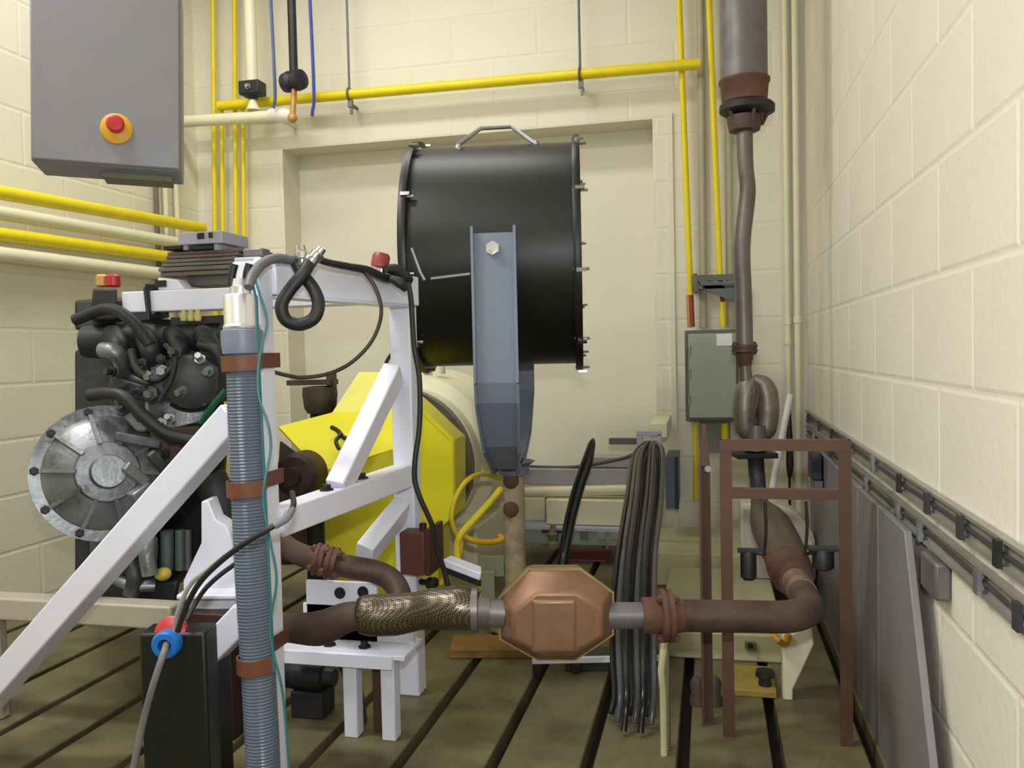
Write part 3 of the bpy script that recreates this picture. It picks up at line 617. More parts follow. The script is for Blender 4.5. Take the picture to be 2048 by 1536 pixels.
# rubber hangers
for i, (px, pxb, lab) in enumerate(((1530, 1528, 'black rubber hanger strap on the left of the tail pipe'), (1612, 1610, 'black rubber hanger strap on the right of the tail pipe'))):
    a, c, e = PY(px, 1003, ky-.002), PY(px+2, 1060, ky-.004), PY(pxb, 1110, ky+.0)
    solo('rubber_hanger', lab, 'hanger', MB().tube([a, c, e], m(5, 2.1), 10, 6, flat=.6), rubber, 'rubber hangers under the crossbar')
for (px, py, w_, h_, lab) in ((1497, 1130, 30, 56, 'black rubber isolator hanging left of the tail pipe'), (1646, 1118, 40, 40, 'black rubber isolator right of the tail pipe')):
    c = PY(px, py, ky+.02); W_, H_ = m(w_, 2.15), m(h_, 2.15)
    tt = Thing('rubber_isolator', lab, 'isolator', (c.x, c.y, c.z-H_/2), 'rubber isolators by the tail pipe')
    tt.part('isolator_body', MB().lathe(c-Z*H_/2, Z, [(0, W_*.34), (H_*.1, W_*.5), (H_*.85, W_*.5), (H_, W_*.4)], 18), rubber)
    tt.part('isolator_plate', MB().box(c+Z*H_/2, (W_*1.35, W_*.8, .006)), rubber)
    tt.part('isolator_pin', MB().cyl(c+Z*(H_/2-.004), PY(1531 if px < 1560 else 1612, 1108, ky), .0045, None, 8), rubber)

# ================================================================== YELLOW COUPLING GUARD AND DYNO
gy = 2.55
t = Thing('yellow_coupling_guard', 'bright yellow faceted sheet-metal guard behind the white test frame', 'guard', Q(760, 1250, 2.75))
G = lambda px, py, y_: PY(px, py, y_)
def sheet(pts, th): # a folded sheet facet with thickness
    n = (Vector(pts[1])-Vector(pts[0])).cross(Vector(pts[2])-Vector(pts[0])).normalized()
    if n.dot(CAM-Vector(pts[0])) > 0: n = -n
    return MB().prism(pts, n*th)
def flat4(a, b_, c, d): # make d coplanar with a, b, c by sliding it along its view ray
    n = (b_-a).cross(c-a); r = (d-CAM); k = n.dot(a-CAM)/n.dot(r); return CAM+r*k
A = G(557, 853, 2.85); B_ = G(664, 825, 2.95); D_ = G(641, 944, 2.62); C_ = flat4(A, B_, D_, G(815, 889, 2.7)); E_ = flat4(A, B_, D_, G(822, 820, 2.95))
t.part('hood_panel', sheet([A, B_, E_, C_, D_], .012), yellow, label='bright sloping front panel of the guard')
t.part('upper_panel', sheet([B_+Vector((0, .002, .0)), E_+Vector((0, .002, 0)), flat4(B_, E_, G(718, 744, 3.04), G(836, 744, 3.04)), G(718, 744, 3.04)], .012), yellow)
zbm = .12
fb = [Vector((p.x, p.y, p.z)) for p in (D_, C_)]
t.part('front_panel', sheet([D_-Z*.004, C_-Z*.004, Vector((C_.x+.02, C_.y, zbm)), Vector((D_.x, D_.y, zbm))], .012), yellow)
t.part('side_panel', sheet([D_-Z*.006+X*.006, Vector((D_.x+.006, D_.y+.02, zbm)), Vector((D_.x+.05, D_.y+.35, zbm)), Vector((D_.x+.05, D_.y+.35, D_.z))], .01), yellow)
# octagonal end box on the right
ey = 2.8; ed_ = .14
pr = [G(790, 770, ey), G(846, 820, ey), G(908, 879, ey), G(910, 1030, ey), G(874, 1062, ey)]
pr.append(Vector((pr[-1].x, ey, .1))); pr.append(Vector((pr[0].x, ey, .1)))
t.part('end_plate', MB().prism([p+Y*.006 for p in pr], Y*(ed_-.006)), yellow, label='octagonal end box of the guard', bev=.003)
t.part('end_plate_edge', MB().prism([pr[1]-X*.002, pr[2]-X*.004, pr[3]-X*.004, pr[3]-X*.010, pr[2]-X*.012-Z*.004, pr[1]-X*.006-Z*.010], Y*.01), yellow)
q = G(682, 872, 2.74)
lt = t.part('latch', MB().tube([G(664, 855, 2.8), G(676, 862, 2.77), G(686, 874, 2.74), G(702, 880, 2.73)], .0085, 8, 4).tube([G(683, 868, 2.74), G(672, 882, 2.71), G(678, 898, 2.69)], .007, 8, 4), rubber, label='black bent latch handle')
t.part('guard_foot', MB().span((D_.x+.02, D_.y+.02, 0), (D_.x+.2, D_.y+.2, zbm)).span((pr[-2].x-.3, ey, 0), (pr[-2].x-.02, ey+.12, .1)), iron)
dc = PY(800, 930, 3.15)
t = Thing('cream_dynamometer', 'cream painted round machine behind the yellow guard and fan yoke', 'machine', (dc.x, dc.y, 0))
r_ = m(160, 3.25)
t.part('drum_shell', MB().lathe(dc, Y, [(.02, r_*.9), (.02, r_*1.0), (.10, r_*1.0), (.12, r_*1.16), (.5, r_*1.2), (.56, r_*1.05), (.58, r_*.5)], 48), cream)
t.part('grey_rim', MB().lathe(dc, Y, [(-.03, r_*.86), (-.03, r_*.985), (.02, r_*.985), (.02, r_*.86)], 48), duct, label='grey ring on its front')
t.part('machine_base', MB().span((dc.x-.3, dc.y+.02, 0), (dc.x+.3, dc.y+.5, dc.z-r_*.8)), cream, bev=.01)
q = PY(882, 752, 3.35); t.part('grease_nipple', MB().lathe((q.x, q.y, dc.z+r_*1.15), Z, [(0, .02), (.05, .016), (.07, .008)], 12), cream)
q = PY(920, 850, 3.3); t.part('terminal_cover', MB().span((q.x-.04, q.y-.02, q.z-.12), (q.x+.05, q.y+.1, q.z+.02)), finm, bev=.006)
# dark machine bits over the guard
c = PY(640, 790, 3.05)
t = Thing('brown_drain_motor', 'small dark brown motor with flange behind the yellow guard', 'motor', (c.x, c.y, c.z-.07))
t.part('motor_body', MB().lathe(c-Z*.07, Z, [(0, .05), (.02, .062), (.07, .068), (.1, .066), (.105, .04)], 20), mat('dark_brown_cast', (78, 66, 52), .6, .1, var=.3, bump=.3))
t.part('motor_flange', MB().box(c+Z*.05-X*.03, (.18, .08, .02)).box(c+Z*.06+X*.05, (.03, .03, .06)), mat('dark_brown_cast', (78, 66, 52)))
t.part('motor_stand', MB().cyl((c.x, c.y, 0), (c.x, c.y, c.z-.065), .04, None, 14), iron)
solo('shade_infill', 'dark gearbox added as shade under the yellow hood', 'infill', MB().hull([PY(x, y, yy) for x, y, yy in ((560, 880, 2.85), (640, 940, 2.7), (640, 1130, 2.7), (545, 1130, 2.85), (560, 880, 2.97), (640, 940, 2.97), (640, 1120, 2.97), (545, 1120, 2.97))]), iron, bev=.01)  # dark block added to stand in for the shade below the hood
c = PY(598, 952, 2.42)
t = Thing('brown_coupling_drum', 'dark rust-brown coupling drum under the yellow hood', 'coupling', (c.x, c.y, c.z-.08))
t.part('coupling_body', MB().lathe(c+HF*.07, -HF*.95-X*.2, [(-.06, .05), (-.02, .072), (.06, .072), (.075, .06), (.08, .03), (.1, .028)], 26), mat('dark_rust_drum', (66, 46, 42), .5, .2, var=.2, bump=.2))
for k in range(5): a = k*1.257; t.part('coupling_bolt', bolt(c-HF*.005+HR*math.cos(a)*.045+Z*math.sin(a)*.045, -HF, .007, .012), iron)
t.part('coupling_stand', MB().cyl((c.x, c.y+.1, 0), (c.x, c.y+.1, c.z), .03, None, 14), iron)

# ================================================================== ENGINE
Eo = Q(320, 1240, 2.5)
t = Thing('test_engine', 'grimy aluminium and black engine mounted inside the white frame', 'engine', Eo)
E = lambda px, py, d=2.3: Q(px, py, d)
PT = lambda nm, mb, M, **k: t.part(nm, mb, M, **k)
def ebox(px0, py0, px1, py1, d, th):                    # a block facing the view
    c = Q((px0+px1)/2, (py0+py1)/2, d)+HF*th/2
    return MB().box(c, (m(abs(px1-px0), d), th, m(abs(py1-py0), d)), (HR, HF, Z))
PT('engine_block', MB().hull([E(x, y, d) for x, y, d in ((150, 700, 2.55), (440, 680, 2.55), (455, 900, 2.45), (420, 1060, 2.45), (330, 1190, 2.45), (150, 1180, 2.5), (150, 700, 2.95), (440, 690, 2.95), (440, 1100, 2.95), (150, 1150, 2.95))]), iron, bev=.01)
PT('intake_plenum', MB().tube([E(170, 684, 2.42), E(300, 680, 2.42), E(448, 676, 2.42)], [.045, .06, .05], 20, 8), rubber)
for i, x in enumerate((225, 285, 345, 405)):
    PT('intake_runner', MB().tube([E(x, 668, 2.36), E(x+8, 680, 2.30), E(x+16, 705, 2.28), E(x+24, 740, 2.38)], [.026, .028, .026, .024], 14, 8), darkgrey if i % 2 else rubber)
PT('fuel_rail', MB().bar(E(345, 643, 2.27), E(450, 638, 2.27), .022, .02), rubber)
for x in (368, 382, 396): PT('injector', MB().lathe(E(x, 642, 2.25), Z, [(0, .008), (.012, .010), (.02, .006), (.03, .006)], 10), mat('straw_plastic', (178, 170, 104), .5), label='straw-coloured injector')
for (p, r0, M_) in (([E(205, 700, 2.25), E(225, 703, 2.24), E(243, 720, 2.26), E(246, 760, 2.3)], .022, alum), ([E(150, 640, 2.3), E(215, 618, 2.28), E(262, 640, 2.26), E(300, 690, 2.26)], .016, rubber), ([E(262, 700, 2.22), E(275, 740, 2.2), E(310, 760, 2.2), E(345, 735, 2.22)], .010, rubber), ([E(180, 790, 2.2), E(240, 790, 2.17), E(290, 835, 2.17), E(340, 870, 2.18), E(420, 885, 2.2)], .017, rubber), ([E(330, 690, 2.22), E(350, 715, 2.2), E(342, 760, 2.2), E(320, 800, 2.2)], .007, rubber), ([E(400, 690, 2.24), E(430, 700, 2.22), E(448, 740, 2.22), E(445, 800, 2.24)], .014, rubber)):
    PT('coolant_hose' if M_ is rubber else 'coolant_pipe', MB().tube(p, r0, 12, 8), M_)
PT('side_bracket', MB().prism([E(298, 728), E(322, 722), E(340, 760), E(325, 790), E(305, 770)], HF*.03), lilac if False else mat('blue_grey_cast', (112, 120, 134), .5, .4, var=.15, bump=.2), bev=.004)
ac = E(384, 760, 2.3); aax = (-HF+HR*.35-Z*.1).normalized()
al = PT('alternator_body', MB().lathe(ac, aax, [(-.10, .05), (-.09, .074), (-.01, .078), (.0, .07), (.012, .07), (.014, .076), (.05, .072), (.062, .05), (.066, .02)], 30), mat('dark_grey_cast', (70, 70, 70), .5, .35, var=.2, bump=.25))
for k in range(7):
    a = k*2*math.pi/7; d_, u_, w_ = frame_of(aax)
    t.part('cooling_fin', MB().bar(ac+aax*.056+(u_*math.cos(a)+w_*math.sin(a))*.022, ac+aax*.046+(u_*math.cos(a)+w_*math.sin(a))*.07, .008, .014, up=aax), alumd, under=al)
PT('alternator_strap', MB().ring(ac, aax, .083, .006, 30, 8, (2.4, 5.2)), iron)
PT('mount_arm', MB().bar(E(222, 765, 2.26), E(312, 792, 2.26), .03, .042), alumd, bev=.006)
PT('mount_arm', MB().bar(E(240, 745, 2.3), E(300, 775, 2.3), .03, .03), alum, bev=.006)
lk = PT('tension_link', MB().prism([E(222, 795, 2.2), E(240, 788, 2.2), E(262, 800, 2.2), E(297, 850, 2.2), E(292, 864, 2.2), E(272, 864, 2.2), E(236, 826, 2.2)], HF*.025), alum, bev=.006, label='slotted aluminium link')
PT('link_slot', MB().prism([E(250, 812, 2.198), E(262, 808, 2.198), E(284, 838, 2.198), E(276, 845, 2.198)], HF*.004), iron, under=lk)
PT('timing_cover', MB().hull([E(x, y, d) for x, y, d in ((290, 800, 2.32), (400, 806, 2.32), (420, 840, 2.34), (330, 862, 2.3), (290, 850, 2.3), (290, 800, 2.5), (410, 806, 2.5), (420, 860, 2.5), (300, 860, 2.5))]), alum, bev=.008)
PT('heat_shield', MB().hull([E(x, y, d) for x, y, d in ((300, 856, 2.26), (400, 850, 2.28), (395, 900, 2.3), (330, 930, 2.28), (300, 890, 2.26), (310, 870, 2.42), (400, 870, 2.42), (340, 930, 2.42))]), mat('rusty_shield', (88, 66, 54), .6, .3, var=.3, bump=.3), bev=.008)
bc = E(212, 945, 2.22); bax = (-HF*.8+HR*.5+Z*.15).normalized()
bh = PT('bell_housing', MB().lathe(bc, bax, [(-.24, .10), (-.12, .13), (-.05, .165), (-.03, .178), (-.012, .178), (-.010, .150), (.01, .135), (.03, .08), (.04, .075), (.045, .045), (.07, .04)], 40), alum, bev=0)
d_, u_, w_ = frame_of(bax)
for k in range(10):
    a = k*2*math.pi/10+.2; rv = u_*math.cos(a)+w_*math.sin(a)
    t.part('casting_rib', MB().bar(bc+bax*.036+rv*.07, bc+bax*.004+rv*.15, .01, .03, up=bax), alum, under=bh)
    t.part('housing_bolt', bolt(bc-bax*.012+rv*.164, bax, .008, .012), iron, under=bh)
for (x0, y0, x1, y1, w__, M_) in ((250, 930, 292, 966, .022, alum), (230, 872, 322, 890, .02, alumd), (300, 905, 345, 960, .02, alumd), (265, 1000, 300, 975, .03, alum)):
    PT('casting_strut', MB().bar(E(x0, y0, 2.1), E(x1, y1, 2.14), w__, w__*1.2), M_, bev=.004)
PT('gearbox_case', MB().hull([E(x, y, d) for x, y, d in ((180, 1010, 2.3), (300, 1040, 2.3), (318, 1090, 2.28), (312, 1170, 2.28), (262, 1212, 2.28), (180, 1205, 2.3), (180, 1010, 2.55), (310, 1050, 2.55), (300, 1200, 2.55), (180, 1200, 2.55))]), alumd, bev=.012)
for (p, r0, M_) in (([E(300, 1075, 2.22), E(294, 1110, 2.2), E(300, 1150, 2.2)], .02, alum), ([E(255, 1110, 2.24), E(270, 1150, 2.22), E(262, 1190, 2.22)], .022, alumd), ([E(215, 1150, 2.24), E(260, 1170, 2.22), E(310, 1172, 2.24)], .016, alum)):
    PT('gearbox_tube', MB().tube(p, r0, 12, 6), M_)
for x, r0, M_ in ((334, .018, mat('grey_green_filter', (96, 112, 108), .45, .2)), (360, .013, mat('grey_green_filter', (96, 112, 108))), (376, .009, finm)):
    PT('filter_canister', MB().cyl(E(x, 1140, 2.32), E(x, 1060, 2.32), r0, None, 16), M_)
PT('oil_cap', MB().ball(E(326, 1148, 2.24), .022, 14, (1, 1, .8)), mat('yellowed_cap', (186, 172, 74), .5, var=.2), label='yellowed oil cap')
PT('oil_pan', MB().hull([E(x, y, d) for x, y, d in ((270, 1165, 2.25), (358, 1160, 2.25), (350, 1218, 2.25), (300, 1224, 2.25), (270, 1165, 2.5), (360, 1165, 2.5), (350, 1218, 2.5), (300, 1224, 2.5))]), iron, bev=.01)
PT('starter_motor', MB().lathe(E(440, 1002, 2.3), HR*.4-Z, [(-.08, .03), (-.07, .045), (.07, .045), (.08, .03)], 20), iron)
PT('wiring_clip', MB().tube([E(404, 846, 2.24), E(425, 812, 2.22), E(452, 780, 2.22)], .012, 8, 4, flat=.5), mat('green_clip', (22, 98, 66), .5), label='dark green wire loom')
PT('valve_cover', MB().hull([E(x, y, d) for x, y, d in ((150, 600, 2.62), (300, 592, 2.62), (300, 650, 2.6), (150, 660, 2.6), (150, 610, 2.9), (300, 605, 2.9), (300, 660, 2.9), (150, 660, 2.9))]), rubber, bev=.01)
PT('filler_housing', MB().hull([E(x, y, d) for x, y, d in ((186, 577, 2.36), (234, 577, 2.36), (236, 640, 2.36), (180, 640, 2.36), (186, 577, 2.6), (226, 577, 2.6), (228, 640, 2.6), (180, 640, 2.6))]), iron, bev=.006)
for i in range(26):     # small brackets, plugs and bolt heads seen all over the engine's near side
    x, y = rnd.uniform(215, 440), rnd.uniform(690, 930)
    if y > 1000-(x-205)*.55: continue
    PT('bolt_head', bolt(E(x, y, rnd.uniform(2.2, 2.26)), -HF+HR*rnd.uniform(-.4, .4)+Z*rnd.uniform(-.3, .5), rnd.uniform(.007, .012), .03), rnd.choice([alum, iron, alumd, steel]))
# things on top at the far left: red cap, small tan cap
solo('red_filler_cap', 'small red cap at the far left by the engine top', 'cap', MB().lathe(E(227, 574, 2.42), Z, [(0, .016), (.004, .02), (.03, .02), (.036, .014)], 16), redp)
solo('tan_filler_cap', 'small tan cap beside the red cap at the engine top', 'cap', MB().lathe(E(205, 574, 2.44), Z, [(0, .014), (.004, .018), (.03, .018), (.036, .012)], 16), tan)
solo('black_tie_strap', 'black strap wound round the white cross beam at the left', 'strap', MB().tube([(PY(297, 600, y2).x, y2-.008, 1.150), (PY(299, 600, y2).x, y2-.008, 1.11), (PY(301, 600, y2).x, y2-.008, 1.068), (PY(301, 600, y2).x, y2+.03, 1.072), (PY(301, 600, y2).x, y2+.068, 1.076), (PY(300, 600, y2).x, y2+.068, 1.150), (PY(297, 600, y2).x, y2+.03, 1.152), (PY(297, 600, y2).x, y2-.006, 1.150)], .0115, 8, 4, False, flat=.5), rubber)

# ------- module and plates on the cross beam
my = 2.12
def fbox(px0, py0, px1, py1, y_, th):                   # a block squared to the room, front face at depth y_
    a, c = PY(px0, (py0+py1)/2, y_), PY(px1, (py0+py1)/2, y_); zt_, zb__ = PY((px0+px1)/2, py0, y_).z, PY((px0+px1)/2, py1, y_).z
    return MB().span((a.x, y_, zb__), (c.x, y_+th, zt_))
q = PY(420, 545, my)
t = Thing('stacked_cable_plates', 'stack of dull grey-brown plates lying on the white cross beam', 'plates', (q.x, my, 1.142))
for i, (y0, y1, x0, x1, off, M_) in enumerate(((551, 571, 374, 470, .03, finm), (541, 550, 320, 468, -.01, duct), (532, 540, 316, 472, -.02, finm), (524, 531, 322, 470, -.015, duct), (516, 523, 328, 474, -.01, finm), (508, 515, 332, 476, .0, mat('brown_grey_plate', (112, 92, 88), .5, .2)), (500, 507, 334, 500, .02, finm), (491, 499, 326, 362, .0, iron), (491, 499, 378, 424, .0, iron))):
    t.part('plate', fbox(x0, y0, x1, y1, my+off, .13), M_, bev=.002)
t = Thing('grey_control_module', 'pale grey module with two black sockets on top of the stacked plates', 'module', PY(400, 488, my))
md = t.part('module_case', fbox(356, 463, 444, 488, my, .14), lilac, bev=.003)
for x0, x1, y0, y1 in ((394, 407, 466, 478), (417, 424, 465, 476)): t.part('socket', fbox(x0, y0, x1, y1, my-.003, .01), rubber, under=md, label='black socket')
for x0 in (366, 428): t.part('module_foot', fbox(x0, 488, x0+9, 500, my+.01, .1), lilac)
solo('grey_clamp_block', 'small grey clamp block on the pale steel plate at the post top', 'clamp', fbox(485, 496, 524, 513.6, 1.76, .04), finm, bev=.004)
solo('steel_clamp_plate', 'pale steel plate behind the near white post top', 'plate', fbox(468, 514, 520, 546, 1.75, .05), lilac, bev=.003)

# ------- white pedestal, machine slab and rusty block low at left
pdp = [(402, 1003), (416, 1000), (430, 1038), (452, 1052), (466, 1086), (474, 1190), (366, 1186), (366, 1162), (402, 1086)]
solo('white_engine_mount', 'white gusseted engine mount under the big diagonal brace', 'mount', MB().prism([Q(x, y, 2.18) for x, y in pdp], HF*.07).prism([Q(x, y, 2.12) for x, y in ((352, 1190), (480, 1190), (480, 1200), (352, 1200))], HF*.16).prism([Q(x, y, 2.14) for x, y in ((370, 1201), (480, 1201), (480, 1224), (370, 1218))], HF*.12), white, bev=.004)
sb = PY(340, 1214, 1.84); sb2 = PY(340, 1262, 1.84)
solo('beige_machine_base', 'long beige machine base beam low at the left under the engine', 'base', MB().span((XL+.55, 1.84, sb2.z), (sb.x, 1.90, sb.z)).span((XL+.6, 1.86, 0), (XL+.75, 1.89, sb2.z)), mat('beige_enamel', (172, 164, 148), .45, var=.06), bev=.006)
solo('dark_rusty_block', 'dark rust-brown block behind the short white brace', 'block', fbox(372, 1228, 462, 1268, 1.85, .07).add(*(lambda b_: (b_.v, b_.f))(MB().span((PY(380, 1268, 1.85).x, 1.86, 0), (PY(455, 1268, 1.85).x, 1.91, PY(420, 1266, 1.85).z)))), mat('dark_rust_drum', (66, 46, 42)), bev=.004)

# ================================================================== GREY ENCLOSURE WITH EMERGENCY STOP (upper left)
ba = math.radians(13.1+19)
bf = Vector((-math.sin(ba), math.cos(ba), 0)); bx = Vector((math.cos(ba), math.sin(ba), 0))
bz = (Z+bx*.03).normalized(); bx = (bx-bz*bx.dot(bz)).normalized()
br_ = Q(363, 344, 2.1)                                    # lower right corner of the front
BW, BH, BD = .33, .46, .17
t = Thing('grey_control_enclosure', 'grey hanging control enclosure with a red emergency stop at the upper left', 'enclosure', br_-bx*BW/2)
cen = br_-bx*BW/2+bz*BH/2+bf*BD/2
t.part('enclosure_body', MB().box(cen, (BW, BD, BH), (bx, bf, bz)), greybox, bev=.006)
dr_ = t.part('enclosure_door', MB().box(cen-bf*(BD/2+.006), (BW-.006, .014, BH-.006), (bx, bf, bz)), greybox, bev=.004)
n_ = bf
e = ray(233, 258); e = CAM+e*((cen-bf*(BD/2+.013)-CAM).dot(bf)/e.dot(bf))
t.part('stop_plate', MB().lathe(e, -bf, [(0, .036), (.004, .036), (.006, .033)], 32), mat('amber_plate', (204, 150, 24), .45, var=.08), under=dr_, label='round amber plate round the button')
t.part('stop_button', MB().lathe(e-bf*.005+bz*.006, -bf, [(0, .012), (.012, .012), (.013, .0205), (.022, .0205), (.027, .016), (.028, .005)], 28), redp, under=dr_, label='red mushroom button')
q = cen+bf*.03-bz*(BH/2)+bx*.06
t.part('bottom_gland_plate', MB().box(q-bz*.006, (.16, .09, .012), (bx, bf, bz)), olive)
hp = cen+bf*(BD*.2)+bz*(BH/2)
t.part('hanger_tube', MB().cyl(hp, Vector((hp.x, hp.y, HC)), .022, None, 16), steel)
q0 = q-bz*.01
# ================================================================== PIPES ON THE LEFT WALL
xp = XL+.09
def wallrun(pa_, pb_, r, nm, lab, cat, M, ext=1.5, group=None):
    a, c = PX(*pa_, xp), PX(*pb_, xp); d = (a-c); a2 = a+d*((a.y-ext)/max(.01, -d.y)) if d.y < 0 else a
    c = c+(c-a).normalized()*.0
    return solo(nm, lab, cat, MB().cyl(a2, Vector((c.x, min(c.y, YB-.03), c.z)), r, None, 18), M, group)
rr = m(13, 3.5)
wallrun((205, 421), (405, 456), rr, 'yellow_gas_pipe', 'upper thick yellow pipe running along the left wall to the corner', 'pipe', yellowp)
wallrun((205, 496), (400, 522), rr, 'yellow_gas_pipe', 'lower thick yellow pipe on the left wall, under the cream pipe', 'pipe', yellowp)
wallrun((205, 460), (395, 492), m(13, 3.5), 'cream_lagged_pipe', 'cream lagged pipe between the two thick yellow pipes', 'pipe', cream)
wallrun((205, 533), (395, 556), m(14, 3.5), 'cream_lagged_pipe', 'cream pipe lowest on the left wall, under both yellow pipes', 'pipe', cream)
for i, px in enumerate((330, 352)):
    a = PX(px, 380, XL+.02); solo('cream_wall_conduit', ['cream upright conduit on the left wall nearer the enclosure', 'cream upright conduit on the left wall nearest the corner'][i], 'conduit', MB().tube([(a.x, a.y, .0), (a.x, a.y, HC)], m(6, 3.9), 10, 1, False), cream)
a = PX(312, 380, XL+.02); solo('grey_wall_conduit', 'dark grey upright conduit on the left wall under the enclosure', 'conduit', MB().tube([(a.x, a.y, .0), (a.x, a.y, HC)], m(5, 3.9), 10, 1, False), mat('dull_grey_conduit', (110, 106, 92), .5))
# ================================================================== PIPES ON THE BACK WALL, LEFT
yv = YB-.06
def vert(px0, py0, px1, py1, r_px, nm, lab, M, up=None, yy=yv, group=None, low=None):
    a, c = PY(px0, py0, yy), PY(px1, py1, yy); pts = [a, c]
    if up: pts = [a+(a-c)*((up-a.z)/max(.01, (a-c).z))]+pts
    if low is not None: pts = pts+[c+(c-a)*((c.z-low)/max(.01, (a-c).z))]
    return solo(nm, lab, 'pipe', MB().tube(pts, m(r_px, dep(a)), 14, 1, False), M, group)
vert(427, 153, 430, 500, 4.6, 'thin_yellow_pipe', 'thin upright yellow pipe, leftmost of four, going up to the ceiling', yellowp, up=HC, low=.02)
vert(443, 205, 446, 500, 4.2, 'thin_yellow_pipe', 'thin upright yellow pipe, second of four, ending at the yellow header', yellowp, yy=yv-.012, low=.02)
vert(470, 153, 472, 500, 4.6, 'thin_yellow_pipe', 'thin upright yellow pipe, third of four, going up to the ceiling', yellowp, up=HC, low=.02)
vert(486, 212, 488, 500, 4.2, 'thin_yellow_pipe', 'thin upright yellow pipe, rightmost of four, ending at the yellow header', yellowp, yy=yv-.012, low=.02)
yg = YB-.1
g0, g1 = PY(438, 212, yg), PY(1120, 152, yg); gd_ = (g1-g0)
t = Thing('yellow_header_pipe', 'long yellow gas pipe running level high on the back wall above the fan', 'pipe', g0)
t.part('pipe_run', MB().cyl(g0, g0+gd_*1.36, m(9.5, 4.3), None, 18), yellowp)
for px, py in ((699, 190), (1160, 150)):
    f_ = (px-438)/(1120-438); c = g0+gd_*((PY(px, py, yg).x-g0.x)/gd_.x)
    cl = t.part('pipe_clamp', MB().ring(c, gd_, m(12, 4.2), .006, 20, 8), finm)
    t.part('clamp_rod', MB().tube([c+Z*.02, Vector((c.x, c.y, HC))], .006, 8, 1, False), finm, under=cl)
    t.part('clamp_tail', MB().box(c-Z*.045+X*.004, (.022, .02, .035)).box(c-Z*.075+X*.008, (.012, .012, .04)).box(c-Z*.045+Y*.045, (.014, .09, .012)), finm, under=cl)
# cream branch pipe with valves
yc_ = YB-.2
a, c = PY(352, 244, yc_), PY(556, 232, yc_)
t = Thing('cream_branch_pipe', 'cream pipe with a rounded white end running level beside the enclosure', 'pipe', a)
t.part('pipe_run', MB().tube([a, c, PY(580, 231, yc_)], m(12, 4.0), 18, 1, False), cream)
t.part('end_cap', MB().tube([PY(540, 231, yc_), PY(556, 229, yc_), PY(574, 230, yc_), PY(584, 232, yc_), PY(588, 234, yc_)], [m(13, 4), m(15, 4), m(15, 4), m(12, 4), m(5, 4)], 18, 5), mat('white_lagging', (236, 234, 226), .5))
t.part('wall_bracket', MB().span((c.x-.02, yc_+.02, c.z-.01), (c.x+.0, YB, c.z+.01)), cream)
vq = PY(506, 212, yc_)
t = Thing('black_valve', 'black valve body on a white stub above the cream branch pipe', 'valve', vq)
t.part('white_stub', MB().lathe(vq-Z*.02, Z, [(0, .034), (.02, .026), (.05, .014)], 16), cream)
v1 = PY(505, 178, yc_)
t.part('valve_body', MB().box(v1, (m(46, 4), .08, m(28, 4))).lathe(v1-Z*.05, Z, [(0, .02), (.03, .045)], 14), rubber, bev=.006)
t.part('valve_nut', bolt(v1-Y*.04, -Y, .01, .02), steel)
t.part('upper_pipe', MB().cyl(v1+Z*.03, Vector((v1.x, v1.y, HC)), .028, None, 16), cream, label='cream riser above the valve')
v2 = PY(588, 162, yc_-.07)
t = Thing('dark_regulator', 'dark regulator valve with a tan brass outlet beside the blue cables', 'valve', v2-Z*.1)
t.part('regulator_body', MB().lathe(v2, X*.9-Y*.3, [(-.06, .02), (-.055, .045), (-.02, .05), (.0, .035), (.02, .05), (.05, .045), (.056, .02)], 20), mat('violet_black', (40, 32, 44), .5))
t.part('regulator_pipe', MB().cyl(v2+Z*.03, Vector((v2.x, v2.y, HC)), .02, None, 14), rubber)
t.part('brass_outlet', MB().tube([v2-Z*.04, PY(585, 232, yc_-.07)], .014, 14, 1, False).ball(PY(585, 236, yc_-.07), .024, 14), tan, label='tan brass outlet pipe and knuckle')
for (x0, y0, x1, y1, w_, lab, M_) in ((549, 153, 547, 216, 5, 'slate-blue cable hanging down to the white end cap', mat('slate_blue', (96, 104, 150), .5)), (627, 153, 624, 232, 5, 'bright blue cable hanging right of the brass outlet', bluetag)):
    a, c = PY(x0, y0, yc_-.06), PY(x1, y1, yc_-.06); solo('blue_hanging_cable', lab, 'cable', MB().tube([Vector((a.x-.02, a.y, HC)), a, c], m(w_, 3.9), 12, 6, flat=.6), M_)
# ================================================================== PIPES AND BOX ON THE BACK WALL, RIGHT
yr_ = YB-.07
jb = PY(1370, 662, YB-.16)
def rvert(x0, x1, lab, ybot, Mbot=None):
    a, c = PY(x0, 153, yr_), PY(x1, ybot, yr_); d = (c-a)
    tt = Thing('yellow_riser_pipe', lab, 'pipe', c)
    tt.part('pipe_run', MB().tube([a-d*((HC-a.z)/-d.z)*-1 if False else a+d*((HC-a.z)/d.z), a, c], m(5.6, 4.1), 14, 1, False), yellowp)
    return tt, a, c
t, a, c = rvert(1364, 1381, 'left yellow pipe going down to the grey-green box', 590)
e = PY(1384, 654, yr_); t.part('red_sleeve', MB().cyl(c, e, m(5.5, 4.1), None, 14), mat('brick_red', (150, 62, 44), .5), label='brick-red lower length')
t.part('pipe_run', MB().cyl(c+Vector((-.01, 0, 0)), PY(1379, 655, yr_), m(4, 4.1), None, 12), tan)
t, a, c = rvert(1424, 1440, 'right yellow pipe going down to the grey-green box', 555)
t.part('rust_joint', MB().tube([c, PY(1442, 570, yr_-.02), PY(1446, 602, yr_)], m(5, 4.1), 12, 4), mat('brick_red', (150, 62, 44)), label='rusty joint behind the strut')
t.part('pipe_run', MB().cyl(PY(1444, 604, yr_), PY(1446, 655, yr_), m(5.4, 4.1), None, 12), yellowp)
